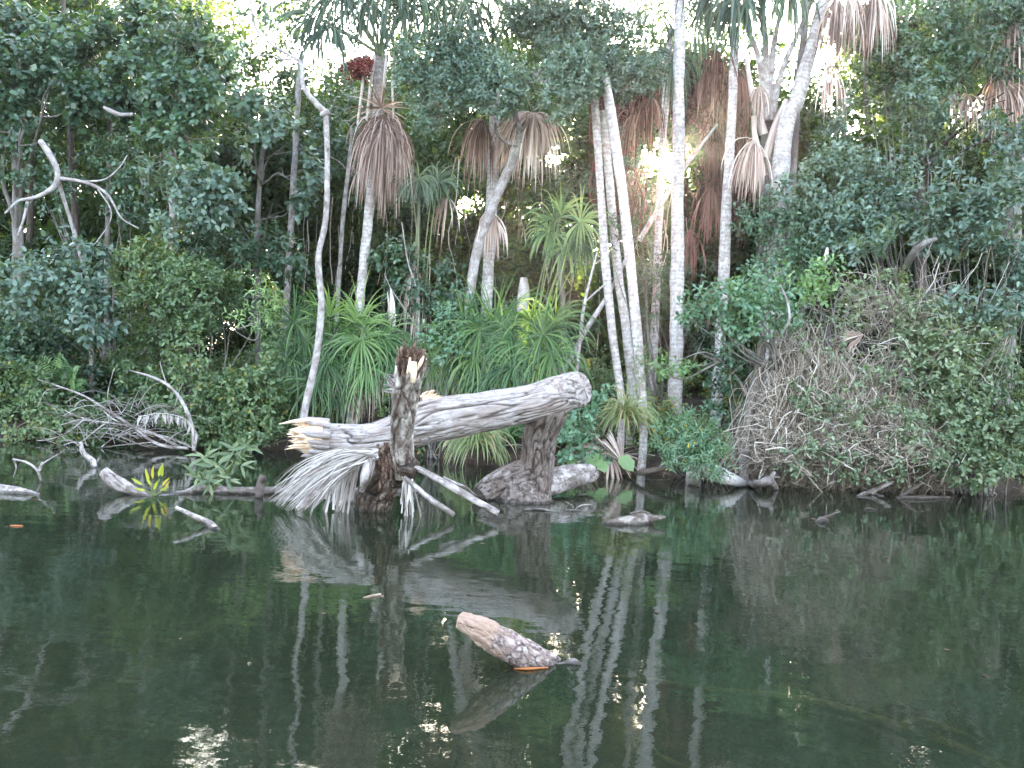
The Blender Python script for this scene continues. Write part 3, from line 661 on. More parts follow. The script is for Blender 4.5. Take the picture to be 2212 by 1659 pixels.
# hanging lianas and roots deep in the shade
g = G(); n_ = 170; s0 = np.array([at(200+1500*rng.random(), 330+250*rng.random(), 17+5*rng.random()) for _ in range(n_)]); ln = .8+2.2*rng.random(n_)
t = np.linspace(0, 1, 9)[None, :, None]; P = s0[:, None] + t*np.array([0, 0, -1.])*ln[:, None, None] + .12*np.stack([noise(np.stack(np.broadcast_arrays(t[..., 0]*3, np.arange(n_)[:, None]*7.3, k*5.), -1)) for k in range(3)], -1)
strands(g, P, .006+.008*rng.random(n_), taper=.3); build('lianas', g, M['dry_vine'], kind='stuff', label='thin lianas and aerial roots hanging in the forest shade', cat='lianas')

g = G(); n_ = 1700; sx = 1290+320*rng.random(n_); sy = 120+260*rng.random(n_); keep = np.hypot(sx-1452, sy-300) > 88; sx, sy = sx[keep], sy[keep]; n_ = len(sx)
s0 = np.array([at(a, c, 15.4+2.2*rng.random()) for a, c in zip(sx, sy)]); ln = .4+1.1*rng.random(n_)
ln = np.where((np.abs(sx-1452) < 78) & (sy < 300), np.minimum(ln, .25+(300-sy)/FPX*3), ln)
P = s0[:, None] + t*np.array([0, 0, -1.])*ln[:, None, None] + .22*np.stack([noise(np.stack(np.broadcast_arrays(t[..., 0]*2.5, np.arange(n_)[:, None]*7.3, k*5.), -1)) for k in range(3)], -1)
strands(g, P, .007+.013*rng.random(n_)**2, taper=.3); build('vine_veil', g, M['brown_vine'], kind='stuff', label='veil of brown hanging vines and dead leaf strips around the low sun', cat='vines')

# undergrowth along the bank
g = G(); ub = []
for k in range(230):
    X = -12 + 24*rng.random(); d = .35 + 3.4*rng.random()**1.3; Y = float(bank(X)) + d
    s_ = .22+.25*rng.random(); ub.append((np.array([X, Y, float(gz(X, Y))+.12+.25*rng.random()*(1+d*.3)]), np.array([s_*1.2, s_, s_*(.8+.5*rng.random())])))
foliage(g, ub, .085, 42, 6, 'oval', gap=-.1, shell=.3, lump=.4)
build('undergrowth', g, M['vine_leaf'], kind='stuff', label='low leafy undergrowth covering the muddy bank', cat='undergrowth')
g = G(); n_ = 620; X = -12+24*rng.random(n_); Y = bank(X)+.02+1.1*rng.random(n_)**1.6; s0 = np.stack([X, Y, gz(X, Y)+.03], -1)
a = rng.random(n_)*6.28; ln = .1+.5*rng.random(n_)**2; e0 = s0 + np.stack([np.cos(a)*ln, np.sin(a)*ln*.5-.12, (rng.random(n_)-.35)*ln*.9], -1); t = np.linspace(0, 1, 5)[None, :, None]
P = s0[:, None]*(1-t)+e0[:, None]*t + t*(1-t)*np.array([0, 0, .2])*ln[:, None, None]; strands(g, P, .003+.008*rng.random(n_)**2)
build('litter', g, M['dry_vine'], kind='stuff', label='dead twigs, roots and leaf litter along the waterline', cat='leaf litter')

# ------------------------------------------------------------------ left: broadleaf trees
tree('broadleaf_tree', 'dense dark broad-leaved tree filling the upper left corner', 'tree', [(40, 900, 15.5), (38, 500, 15.5), (35, 90, 15.6)], [26, 22, 14], 'grey_bark',
     [blob(40, 150, 85, 60, 15), blob(110, 215, 70, 55, 14.6), blob(-20, 250, 80, 55, 14.8), blob(150, 85, 60, 50, 15.4), blob(50, 285, 60, 35, 14.6), blob(15, 40, 70, 50, 15.8), blob(-90, 150, 80, 90, 15.4)], 'dark_leaf', .125, 46, 6, 'round')
tree('broadleaf_tree', 'dark broad-leaved tree on the slim grey trunk left of the vine column', 'tree', [(228, 860, 15.6), (231, 590, 15.6), (237, 260, 15.5), (245, 120, 15.4)], [12, 11, 10, 8], 'grey_bark',
     [blob(205, 130, 75, 60, 15), blob(270, 70, 70, 55, 15), blob(300, 165, 75, 60, 14.6), blob(200, 205, 70, 40, 14.8), blob(330, 40, 60, 40, 15.3), blob(270, 225, 50, 32, 14.5)], 'dark_leaf', .125, 44, 6, 'round')
tree('broadleaf_tree', 'tall tree with mottled grey trunk and wide leafy crown in the left half', 'tree', [(377, 900, 14.6), (375, 560, 14.6), (372, 300, 14.5), (372, 90, 14.5)], [20, 19, 17, 12], 'pale_bark',
     [blob(380, 60, 75, 50, 14.4), blob(440, 130, 80, 60, 14.2), blob(390, 205, 80, 60, 13.9), blob(470, 215, 75, 60, 13.8), blob(330, 255, 60, 40, 13.9), blob(420, 300, 70, 45, 13.7)], 'dark_leaf', .115, 46, 6, 'round')
tree('broadleaf_tree', 'bluish dark tree leaning over beside the thin crooked pale tree', 'tree', [(560, 900, 15), (556, 600, 15), (560, 400, 14.8), (575, 280, 14.7)], [14, 13, 11, 8], 'grey_bark',
     [blob(550, 255, 75, 50, 14.3), blob(600, 320, 75, 55, 14.1), blob(540, 360, 80, 50, 13.8), blob(640, 385, 55, 55, 14), blob(500, 425, 70, 45, 13.7), blob(590, 440, 60, 40, 13.9)], 'blue_leaf', .12, 46, 6, 'round')
shrub('leafy_branch', 'low hanging pale green leaf clumps in front of the mottled grey trunk', 'leafy branch', at(374, 330, 14.3),
      [blob(340, 395, 62, 36, 13.4), blob(415, 395, 55, 34, 13.4), blob(385, 475, 50, 40, 13.4), blob(440, 450, 45, 30, 13.4)], 'blue_leaf', .12, 46, 6, 'oval', nst=2)
shrub('shade_shrub', 'dark leafy growth filling the gaps between the left trunks', 'shrub', gp(260, 15.2), [blob(255, 340, 60, 45, 14.9), blob(280, 430, 60, 50, 14.8), blob(285, 520, 60, 50, 14.6), blob(70, 370, 70, 45, 15), blob(140, 430, 60, 45, 14.9), blob(470, 540, 60, 45, 14.3), blob(560, 520, 60, 40, 14.4), blob(620, 560, 45, 45, 14.4), blob(480, 460, 60, 50, 14.6), blob(90, 700, 70, 60, 14), blob(500, 690, 70, 60, 14.4), blob(480, 740, 60, 50, 14.2)], 'dark_leaf', .105, 40, 6, nst=1)
# bare curving pale limbs with leaf clumps at the far left
root = thing('bare_limbed_tree', 'tree with bare curving pale limbs and drooping leaf clumps at the left edge', 'tree', gp(170, 14.2))
g = G()
for pts, w in (([(200, 930, 14.2), (192, 640, 14.1), (165, 520, 14), (138, 430, 13.8), (124, 385, 13.7)], [11, 10, 9, 9, 11]), ([(88, 305, 13.8), (108, 335, 13.7), (124, 370, 13.7), (118, 402, 13.6), (80, 425, 13.5), (40, 435, 13.4), (10, 462, 13.3)], [11, 13, 12, 11, 8, 7, 4]),
               ([(124, 385, 13.7), (165, 390, 13.6), (205, 402, 13.6), (236, 425, 13.6), (262, 470, 13.6), (300, 494, 13.6)], [9, 8, 7, 6, 4, 3]), ([(175, 392, 13.6), (225, 388, 13.7), (258, 362, 13.8), (275, 335, 13.9)], [4, 4, 3, 2]),
               ([(60, 430, 13.5), (52, 470, 13.4), (38, 510, 13.3)], [6, 5, 4]), ([(165, 520, 14), (115, 560, 13.8), (100, 610, 13.7)], [5, 4, 3]), ([(210, 405, 13.6), (240, 470, 13.5), (180, 560, 13.5)], [3, 2.5, 2]),
               ([(225, 232, 14.2), (240, 240, 14.1), (262, 248, 14.1), (288, 247, 14.1)], [6, 10, 9, 7])):
    stem(g, pts, w, ns=9, n=40)
build('limbs', g, M['pale_bark'], root)
g = G(); foliage(g, [blob(55, 490, 75, 42, 13.2), blob(45, 610, 75, 60, 13), blob(105, 570, 50, 40, 13.2), blob(170, 625, 50, 50, 13.1), blob(200, 690, 50, 40, 13), blob(190, 555, 40, 28, 13.3), blob(-40, 560, 60, 60, 13.2)], .125, 50, 6, 'oval')
build('crown', g, M['blue_leaf'], root)
# vine column
shrub('vine_thicket', 'tall column of hanging vines with a sunlit yellow-green shoulder left of the fan palms', 'vine thicket', gp(440, 13.9),
      [blob(430, 650, 100, 70, 13.3), blob(530, 660, 62, 75, 13.1), blob(345, 660, 70, 85, 13.5), blob(470, 760, 105, 70, 13.1), blob(420, 860, 100, 75, 13.1), blob(525, 855, 70, 80, 13), blob(540, 760, 55, 60, 13.1), blob(330, 780, 75, 70, 13.5), blob(310, 580, 60, 60, 13.8), blob(400, 575, 60, 40, 13.6), blob(480, 925, 105, 35, 13)],
      'vine_leaf', .088, 105, 6, 'oval', gap=-.3, shell=.55, nst=1)
shrub('bright_shrub', 'sunlit yellow-green leafy sprays crowning the vine column', 'leafy shoot', at(560, 700, 13.1), [blob(566, 650, 30, 45, 12.75), blob(520, 700, 45, 45, 12.7)], 'bright_leaf', .12, 26, 7, 'lance', gap=-.4, nst=2)  # brighter leaf colour stands in for sunlight on these sprays
shrub('bank_bush', 'low dense green bush on the left bank behind the grey dead branches', 'bush', gp(60, 13.4), [blob(40, 915, 110, 55, 13), blob(150, 925, 80, 40, 13), blob(-60, 900, 90, 70, 13.2), blob(240, 900, 70, 50, 13.4)], 'vine_leaf', .085, 60, 6)
shrub('bank_bush', 'dark shaded bush above the low left bank bush at the picture edge', 'bush', gp(60, 14.5), [blob(40, 790, 90, 70, 14), blob(-60, 740, 90, 110, 14.2), blob(230, 800, 60, 80, 14.3), blob(120, 720, 60, 50, 14.3)], 'dark_leaf', .11, 46, 6)
# fern
root = thing('fern', 'bright green fern with arching feathery fronds under the dark left trees', 'fern', gp(150, 13.6))
for a, L_ in ((60, .75), (85, .95), (110, .9), (135, .7), (35, .6), (150, .5), (20, .5)):
    g = G(); b_ = np.array(at(140, 840, 13.5)); d = dirv(a, .4); tt = np.linspace(0, 1, 16)[:, None]
    P = b_ + d*L_*tt + np.array([0, 0, -.35])*L_*tt**2; strands(g, P[None], .006, tint=.5)
    T = nrm(np.gradient(P, axis=0)); sd = nrm(np.cross(T, np.array([0, -1, .6])))
    for sg in (-1, 1):
        leaves(g, P[2:], sg*sd[2:] + .5*T[2:] - np.array([0, 0, .2]), np.tile([0, -.6, .8], (14, 1)), .3*L_*(1.05-np.linspace(.1, 1, 14)), 'lance')
    build('frond', g, M['bright_leaf'], root)

# ------------------------------------------------------------------ crooked thin tree and its neighbours
root = thing('crooked_tree', 'thin pale crooked tree kinked near its top, standing before the left fan palms', 'tree', gp(650, 12.7))
g = G()
for pts, w in (([(652, 960, 12.7), (658, 890, 12.7), (682, 775, 12.7), (694, 660, 12.7), (688, 560, 12.7), (704, 470, 12.7), (707, 350, 12.7), (704, 245, 12.7)], [17, 16, 15, 15, 14, 13, 12, 13]), ([(704, 245, 12.7), (682, 222, 12.7), (655, 185, 12.7), (651, 140, 12.7), (635, 125, 12.7), (585, 95, 12.7), (552, 60, 12.7), (541, 0, 12.7), (540, -60, 12.7)], [14, 13, 10, 10, 8, 6, 5, 4, 3]),
               ([(630, 128, 12.7), (605, 128, 12.7), (580, 118, 12.7), (530, 124, 12.6)], [5, 4, 3, 2])):
    stem(g, pts, w, ns=12, n=70)
stem(g, [(711, 242, 12.7), (700, 247, 12.7), (697, 252, 12.7)], [14, 17, 12], n=8)
build('trunk', g, M['pale_bark'], root)
g = G(); foliage(g, [blob(545, 20, 40, 40, 12.7), blob(500, 100, 35, 35, 12.6)], .09, 22, 6); build('crown', g, M['dark_leaf'], root)
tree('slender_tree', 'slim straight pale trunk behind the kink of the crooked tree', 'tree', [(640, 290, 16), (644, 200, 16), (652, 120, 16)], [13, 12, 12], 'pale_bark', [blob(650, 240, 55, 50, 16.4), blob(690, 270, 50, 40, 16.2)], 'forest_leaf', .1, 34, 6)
tree('slender_tree', 'slim leaning grey trunk between the crooked tree and the skirted palm', 'tree', [(735, 560, 15.5), (742, 460, 15.5), (752, 370, 15.5), (760, 280, 15.5)], [9, 10, 9, 7], 'pale_bark', [blob(740, 250, 60, 60, 15.8), blob(700, 330, 50, 50, 15.6)], 'dark_leaf', .1, 36, 6)

# ------------------------------------------------------------------ palms
def palm(label, pts, w, group='tall pale-trunked palms', bark='palm_bark'):
    pts, w = ground_base(pts, w); root = thing('tall_palm', label, 'palm', at(*pts[0]), group)
    g = G(); stem(g, pts, w, ns=20, n=120); build('trunk', g, M[bark], root); return root
p1 = palm('palm with a huge hanging skirt of dead fronds and a dark red fruit cluster', [(778, 650, 14.3), (793, 500, 14.3), (806, 360, 14.3), (818, 200, 14.3), (820, 110, 14.3)], [20, 20, 21, 22, 24])
ap = at(824, 236, 13.95)
for k in range(6): hang(p1, ap + np.array([rng.normal()*.07, rng.normal()*.07, -.05*k]), 1.0+.12*rng.normal(), 1.25, rng.normal()*.12, nseg=90, wid=.011)
fr = frond(p1, at(820, 170, 14.1), ap, np.array([0, -.5, .4]), np.array([0, -.8, .5]), .62, 'palm_dead', 'dead_frond', nseg=46, spread=2.2, grav=.16, wid=.01, spl=.1)
hang(p1, at(835, 330, 14.3), .85, .7); hang(p1, at(790, 345, 14.5), .6, .5)
for a, hx, hy, L_ in ((160, 690, 40, 1.0), (120, 700, -60, 1.1), (95, 830, -40, 1.3), (60, 900, -20, 1.2), (30, 870, 20, 1.05), (-60, 790, -10, 1.1), (200, 720, 60, .9), (-110, 740, -30, 1.2), (-90, 850, -70, 1.3)):
    frond(p1, at(822, 118, 14.2), at(hx, hy, 13.7+.5*rng.random()), dirv(a, .4), np.array([0, -.7, .6]), L_, 'palm_far', nseg=54, spread=2.7, grav=.85, gpow=.9, wid=.015, rag=.24, lv=.25, fold=.2, bow=.02, pr=.03)
g = G(); c_ = np.array(at(752, 152, 14.0)); tt = np.linspace(0, 1, 10)
for k in range(16):
    e_ = at(722+rng.random()*75, 140+rng.random()*35, 13.95+.2*rng.normal()); s_ = at(800, 132, 14.0)
    P = np.array(smoothpath([s_, (s_+e_)/2+np.array([0, 0, .05]), e_], 14)); strands(g, P[None], .006, tint=.2)
    q = P[3:].repeat(5, 0) + rng.normal(size=(55, 3))*.035
    o_ = np.array([[1, 0, 0], [-1, 0, 0], [0, 1, 0], [0, -1, 0], [0, 0, 1], [0, 0, -1.]])*.021
    of = np.array([[0, 2, 4], [2, 1, 4], [1, 3, 4], [3, 0, 4], [2, 0, 5], [1, 2, 5], [3, 1, 5], [0, 3, 5]])
    g.add((q[:, None]+o_[None]).reshape(-1, 3), ((np.arange(55)*6)[:, None, None]+of[None]).reshape(-1, 3), np.repeat(rng.random(55), 6))
build('fruit_cluster', g, M['fruit'], p1)
for x0, x1, y1, w0 in ((783, 772, 270, 9), (800, 792, 262, 9), (828, 832, 190, 8), (846, 850, 255, 9)):
    g = G(); stem(g, [(x0+8, 120, 14.05), (x0+2, 170, 13.95), (x1, y1, 13.9)], [w0, w0*.8, w0*.6], ns=6, n=14); build('dead_petiole', g, M['sheath'], p1)

p2 = palm('upright palm with arched dead frond skirts, crossed by the leaning tree', [(1052, 640, 14.6), (1058, 520, 14.6), (1064, 400, 14.6), (1068, 260, 14.6), (1070, 130, 14.6)], [25, 25, 25, 23, 20])
for k in range(3): hang(p2, at(1036+4*k, 252, 14.25-.05*k), .82, .62, -.12+.06*k, nseg=50)
for k in range(4): hang(p2, at(1140+5*k, 238, 14.3-.06*k), .95, 1.25, .1*rng.normal(), nseg=60, grav=.7)
hang(p2, at(1090, 275, 14.2), .6, .5); hang(p2, at(945, 205, 14.4), .36, .4)
for k in range(2): hang(p2, at(1062, 455+8*k, 14.35), .62, .9, .15*rng.normal(), nseg=28)
for a, hx, hy, L_ in ((60, 1010, 10, 1.0), (150, 985, 45, .95), (100, 1050, -30, 1.2), (20, 1100, 0, 1.1), (-30, 1030, 30, .9), (-100, 960, -10, 1.0)):
    frond(p2, at(1070, 130, 14.6), at(hx, hy, 14+.5*rng.random()), dirv(a, .4), np.array([0, -.7, .6]), L_, 'palm_far', nseg=50, spread=2.7, grav=.7, gpow=.9, wid=.015, rag=.24, lv=.25, fold=.2, bow=.02, pr=.03)

p3 = palm('left palm of the leaning trio, slimmest, disappearing behind the right lobe of blue-green foliage', [(1344, 880, 13.4), (1325, 740, 13.4), (1307, 560, 13.4), (1297, 400, 13.4), (1284, 205, 13.4), (1280, 100, 13.4)], [17, 18, 18, 17, 17, 14])
p3b = palm('shorter middle palm of the leaning trio, mostly behind the others', [(1366, 850, 14), (1348, 680, 14), (1335, 590, 14), (1322, 450, 14), (1310, 330, 14), (1300, 240, 14)], [20, 20, 19, 18, 17, 16])
p4 = palm('right palm of the leaning trio, thickest, with moss near its foot', [(1390, 925, 13.1), (1381, 790, 13.1), (1365, 600, 13.1), (1345, 420, 13.1), (1322, 260, 13.1), (1308, 170, 13.1)], [19, 22, 22, 22, 22, 18])
g = G(); foliage(g, [blob(1385, 800, 11, 55, 13.0, .1)], .06, 150, 5, 'lance', gap=-1); build('moss', g, M['vine_leaf'], p4)
p5 = palm('tallest straight palm crossing the whole picture height beside the low sun', [(1458, 880, 13.9), (1462, 620, 13.9), (1465, 400, 13.9), (1467, 200, 13.9), (1468, 0, 13.9), (1468, -150, 13.9)], [30, 29, 26, 24, 21, 19])
p6 = palm('slim palm just left of the tallest palm and behind it', [(1408, 830, 15.2), (1415, 700, 15.2), (1421, 540, 15.2), (1429, 350, 15.2), (1440, 190, 15.2), (1448, 60, 15.2)], [17, 18, 17, 16, 15, 14])
for a, hx, hy, L_ in ((120, 1415, 30, 1.1), (60, 1500, 60, 1.0), (-110, 1455, 120, .9)):
    frond(p6, at(1450, 70, 15.2), at(hx, hy, 15), dirv(a, .4), np.array([0, -.7, .6]), L_, 'palm_far', nseg=50, spread=2.6, grav=.95, gpow=.7, wid=.015)
for k in range(3): hang(p6, at(1410-20*k, 205+18*k, 15), .8, .8, .2*rng.normal(), matn='brown_vine')  # darker brown carries the shade on these dead fronds
p7 = palm('dark-based mottled palm right of the tallest palm with drooping dark green crown', [(1561, 640, 14.2), (1568, 480, 14.2), (1576, 330, 14.2), (1583, 200, 14.2), (1588, 60, 14.2)], [24, 23, 21, 19, 18])
for a, hx, hy, L_ in ((-95, 1560, -5, .75), (-80, 1605, 0, .8), (-100, 1530, 5, .7), (100, 1580, -60, .9), (150, 1510, -45, .8)):
    frond(p7, at(1588, 50, 14.2), at(hx, hy, 13.9+.4*rng.random()), dirv(a, .35), np.array([0, -.7, .6]), L_, 'palm_far', nseg=46, spread=2.3, grav=.9, gpow=.8, rag=.3, lv=.3, wid=.016)
for x, y, L_ in ((1548, 95, .9), (1525, 150, .7), (1600, 160, .7)): hang(p7, at(x, y, 14.4), L_, .6, matn='brown_vine')  # shade behind the palm is put into the darker brown
for k in range(3): hang(p7, at(1632, 296+5*k, 13.9), .82, .62, -.28+.06*k, nseg=48)
hang(p7, at(1545, 300, 14.6), .8, .6, matn='brown_vine'); hang(p7, at(1535, 395, 14.7), .9, .6, matn='brown_vine'); hang(p7, at(1545, 610, 14.5), .6, .35, matn='brown_vine'); hang(p7, at(1490, 490, 14.8), .7, .45, matn='brown_vine')  # same darker brown, with the shade in its colour
p8 = palm('leaning pale palm with two long dead fronds hanging at the top right', [(1690, 330, 13.9), (1722, 220, 13.9), (1745, 130, 13.9), (1775, 20, 13.9), (1800, -90, 13.9)], [36, 33, 29, 27, 25])
for ax_, L_, sp in ((1806, .86, .62), (1886, .84, .62), (1840, .7, .4)):
    for k in range(3): hang(p8, at(ax_+8*rng.normal(), -12+8*rng.normal(), 13.4), L_, sp, .08*rng.normal(), nseg=40, fwd=.1)
hang(p8, at(1792, 130, 13.6), .75, .35, .12)
for a, hx, hy in ((-60, 1870, -120), (120, 1750, -150)):
    frond(p8, at(1800, -100, 13.9), at(hx, hy, 13.7), dirv(a, .3), np.array([0, -.7, .6]), 1.2, 'palm_far', nseg=46, spread=2.3, grav=.9, gpow=.8, rag=.3, lv=.3)
p8b = palm('thin brown trunk standing just behind the leaning pale palm', [(1716, 330, 14.8), (1725, 180, 14.8), (1738, 60, 14.8), (1745, -60, 14.8)], [15, 16, 17, 17], bark='grey_bark')
# young palm of bare sheaths and petioles
root = thing('young_palm', 'palm with thick pale leaf stalks spreading upward like a fan near the top right', 'palm', gp(1650, 14.6))
g = G(); stem(g, [(1650, 860, 14.6), (1652, 600, 14.6), (1656, 420, 14.6), (1660, 300, 14.5), (1662, 210, 14.4)], [26, 28, 30, 32, 34]); build('trunk', g, M['grey_bark'], root)
for pts in ([(1655, 260), (1640, 130), (1600, 30), (1570, -60)], [(1658, 250), (1655, 120), (1648, 20), (1640, -70)], [(1660, 250), (1670, 110), (1690, 10), (1705, -70)], [(1664, 260), (1690, 150), (1730, 60), (1770, -40)], [(1650, 290), (1625, 200), (1612, 120)], [(1655, 340), (1675, 270), (1700, 215)], [(1650, 380), (1632, 300), (1628, 250)]):
    g = G(); stem(g, [(a, b, 14.2-.1*i) for i, (a, b) in enumerate(pts)], [19, 14, 10, 8][:len(pts)], ns=7, n=20); build('leaf_stalk', g, M['sheath' if len(pts) == 3 else 'pale_bark'], root)
for a, hx, hy in ((-110, 1590, -40), (-80, 1700, -50), (-95, 1645, -60)):
    frond(root, at(1655, 100, 14), at(hx, hy, 13.9), dirv(a, .3), np.array([0, -.7, .6]), 1.0, 'palm_far', nseg=36, spread=2.1, grav=.9, gpow=.8, rag=.3, lv=.3)
for k, (x, y, L_) in enumerate(((1680, 500, .7), (1640, 180, .6))): hang(root, at(x, y, 14.0), L_, .5)
# far right palms with dead brown fronds
p9 = palm('shaded palm with brown dead fronds at the right edge near the top', [(2190, 430, 14.8), (2190, 200, 14.8), (2190, 60, 14.8)], [34, 34, 34], bark='grey_bark')
for x, y, L_, s_ in ((2175, 35, 1.0, .9), (2195, 40, 1.2, .8), (2150, 165, .8, .9), (2170, 170, .9, 1.0), (2060, 195, .5, 1.1), (2090, 200, .55, 1.0), (2210, 170, .9, .6)): hang(p9, at(x, y, 14.3), L_, s_, .1*rng.normal())
for a, hx, hy in ((-70, 2220, -20), (-100, 2170, -30), (150, 2090, 60)):
    frond(p9, at(2190, 60, 14.8), at(hx, hy, 14.5), dirv(a, .3), np.array([0, -.7, .6]), 1.1, 'palm_far', nseg=56, spread=2.4, grav=.95, gpow=.6)

# leaning tree with the blue-green crown
root = thing('leaning_tree', 'leaning grey tree crossing the upright palm and carrying rounded blue-green foliage', 'tree', gp(1012, 14.2))
g = G()
for pts, w in (([(1008, 720, 14.2), (1016, 630, 14.2), (1030, 545, 14.2), (1058, 460, 14.1), (1090, 385, 14), (1112, 335, 13.9), (1122, 290, 13.8), (1114, 255, 13.7), (1112, 225, 13.6)], [21, 21, 22, 21, 20, 19, 17, 15, 12]), ([(1118, 315, 13.8), (1090, 305, 13.7), (1072, 285, 13.6), (1070, 265, 13.5)], [6, 8, 7, 5]),
               ([(1122, 290, 13.8), (1135, 272, 13.7), (1145, 255, 13.7)], [7, 5, 3]), ([(1112, 225, 13.6), (1150, 170, 13.6), (1180, 140, 13.7), (1240, 90, 13.8)], [12, 12, 11, 6]), ([(1112, 225, 13.6), (1060, 180, 13.5), (980, 130, 13.5)], [10, 9, 5]), ([(1150, 170, 13.6), (1250, 190, 13.5), (1340, 150, 13.5)], [8, 6, 4]), ([(1060, 180, 13.5), (960, 210, 13.4), (900, 160, 13.4)], [6, 5, 3])):
    stem(g, pts, w, ns=12, n=60)
build('trunk', g, M['pale_bark'], root)
g = G(); foliage(g, [blob(925, 130, 75, 60, 13.4), blob(985, 110, 60, 50, 13.3), blob(895, 170, 45, 40, 13.3), blob(960, 200, 55, 45, 13.2), blob(1070, 190, 62, 55, 13.0), blob(1020, 160, 55, 50, 13.2), blob(1110, 165, 45, 35, 13.2), blob(1050, 140, 45, 30, 13.3), blob(920, 255, 30, 30, 13.3)], .08, 150, 7, 'obov', gap=-.75, gapf=1.8, shell=.6, upb=.6, lump=.2)
build('crown', g, M['blue_leaf'], root, label='left lobes of the blue-green crown')
g = G(); foliage(g, [blob(1200, 50, 80, 50, 13.5), blob(1270, 40, 75, 45, 13.5), blob(1150, 40, 55, 40, 13.7), blob(1330, 60, 60, 50, 13.6), blob(1230, 150, 60, 45, 13.0), blob(1290, 130, 55, 35, 13.2), blob(1350, 160, 55, 50, 13.3), blob(1210, 215, 42, 38, 12.9), blob(1260, 175, 45, 40, 12.9), blob(1390, 150, 40, 40, 13.6), blob(1225, 105, 60, 35, 13.3)], .08, 140, 7, 'obov', gap=-.75, gapf=1.8, shell=.6, upb=.6, lump=.22)
build('crown', g, M['blue_leaf'], root, label='right lobes of the blue-green crown')
g = G(); foliage(g, [blob(1150, 310, 22, 25, 13.5), blob(1165, 395, 28, 22, 13.9), blob(1240, 390, 40, 25, 14.5), blob(1350, 330, 40, 40, 14.8)], .1, 60, 6, 'lance'); build('crown', g, M['dark_leaf'], root, label='small leafy sprigs low on the leaning trunk')

# ------------------------------------------------------------------ fan palms in the middle
def fan_palm(label, bx_, by_, Y, hubs, L=.75, trunk=None, dead=(), **kw):
    b_ = at(bx_, by_, Y); b_[2] = max(b_[2], float(gz(b_[0], b_[1]))-.03) if trunk is None else b_[2]
    root = thing('fan_palm', label, 'fan palm', b_ if trunk is None else gp(bx_, Y), 'low fan palms on the bank')
    if trunk: g = G(); stem(g, trunk[0], trunk[1], ns=12, n=40); build('trunk', g, M[kw.pop('bark', 'grey_bark')], root)
    for h in hubs:
        hx, hy, a = h[:3]; L_ = h[3] if len(h) > 3 else L; fw = h[4] if len(h) > 4 else .45; gr = h[5] if len(h) > 5 else .42+.2*rng.random()
        nn = np.array([-.25*math.cos(math.radians(a))+.2*rng.normal(), -.9, .4]) if gr > .3 else np.array([0, -1, .15])
        frond(root, b_ + rng.normal(size=3)*.05, at(hx, hy, Y-.25-.3*rng.random()), dirv(a, fw), nn, L_*1.0, kw.get('mat', 'palm_green'), nseg=48 if gr > .3 else 24, spread=2.6 if gr > .3 else .9, grav=gr*1.3, gpow=1.8 if gr > .3 else 1, wid=.0125, fold=.2, spl=.35, rag=.2, m=9, lv=.2)
    for x, y, L_, s_ in dead: hang(root, at(x, y, Y-.1), L_, s_, .2*rng.normal())
    return root
fan_palm('large clump of fan palm leaves around the foot of the crooked tree', 705, 925, 14.0, [(640, 700, 150), (668, 735, 200, .8), (655, 800, 210, .8), (695, 700, 100, .62, .2, .2), (712, 690, 80, .6, .2, .2), (740, 715, 40, .7), (760, 770, -10, .75), (700, 775, -60, .8), (630, 760, 190, .65), (735, 830, -70, .7), (680, 820, -110, .75), (770, 720, 10, .6, .5, .5), (715, 740, 60, .6)])
fan_palm('fan palm with thick grey trunk and brown dead leaves right of the leaf clump', 762, 900, 13.9, [(778, 730, -60, .8), (800, 760, -30, .75), (775, 710, 85, .7, .2, .2), (815, 730, 15, .7), (760, 750, 200, .7), (835, 770, -20, .65), (790, 790, -80, .6)], trunk=([(757, 930, 13.9), (765, 830, 13.9), (775, 770, 13.9)], [24, 22, 18]), dead=((785, 775, .8, .7), (770, 790, .7, .6), (800, 780, .7, .8)), bark='palm_bark')
fan_palm('fan palm with upright fresh fan and drooping leaves behind mid fallen trunk', 1065, 860, 13.9, [(1066, 722, 85, .95, .2, .15), (1040, 715, 150, .7), (1085, 715, 40, .75), (1062, 800, -80, .75), (1035, 800, 210, .7), (1090, 800, -30, .7), (1005, 730, 110, .8, .2, .12), (1060, 720, -85, .55), (1000, 760, 200, .6), (1080, 760, -60, .7), (1030, 770, 240, .6)])
fan_palm('fan palm with long curtains of hanging leaflets right of the upright fresh fan', 1150, 870, 13.6, [(1150, 735, -60, .85), (1170, 725, 30, .75), (1120, 740, 200, .75), (1185, 760, -20, .8), (1145, 700, 80, .6, .5, .6), (1195, 700, 35, .75), (1165, 770, -80, .7), (1110, 790, 230, .65)], dead=((1160, 770, .75, .6), (1185, 780, .6, .5), (1175, 790, .7, .5)))
fan_palm('fan palm low behind the splintered branch scar, mostly brown leaves', 930, 920, 14.1, [(940, 790, 210, .6), (960, 760, 60, .7), (980, 800, -40, .6), (900, 780, 150, .6)], dead=((960, 800, .7, .8), (930, 810, .7, .8), (990, 810, .6, .6)))
fan_palm('tall young palm with long green stalks and a backlit fan before the leaning trio', 1130, 900, 14.1, [(1210, 470, 70, .52, .2, .25), (1200, 478, 150, .5), (1235, 510, -40, .62), (1250, 480, 10, .62), (1190, 500, 190, .5), (1225, 535, -60, .5), (1260, 530, -20, .5)], trunk=([(1126, 720, 14.1), (1130, 640, 14.1), (1132, 600, 14.1)], [22, 26, 16]), bark='pale_bark')
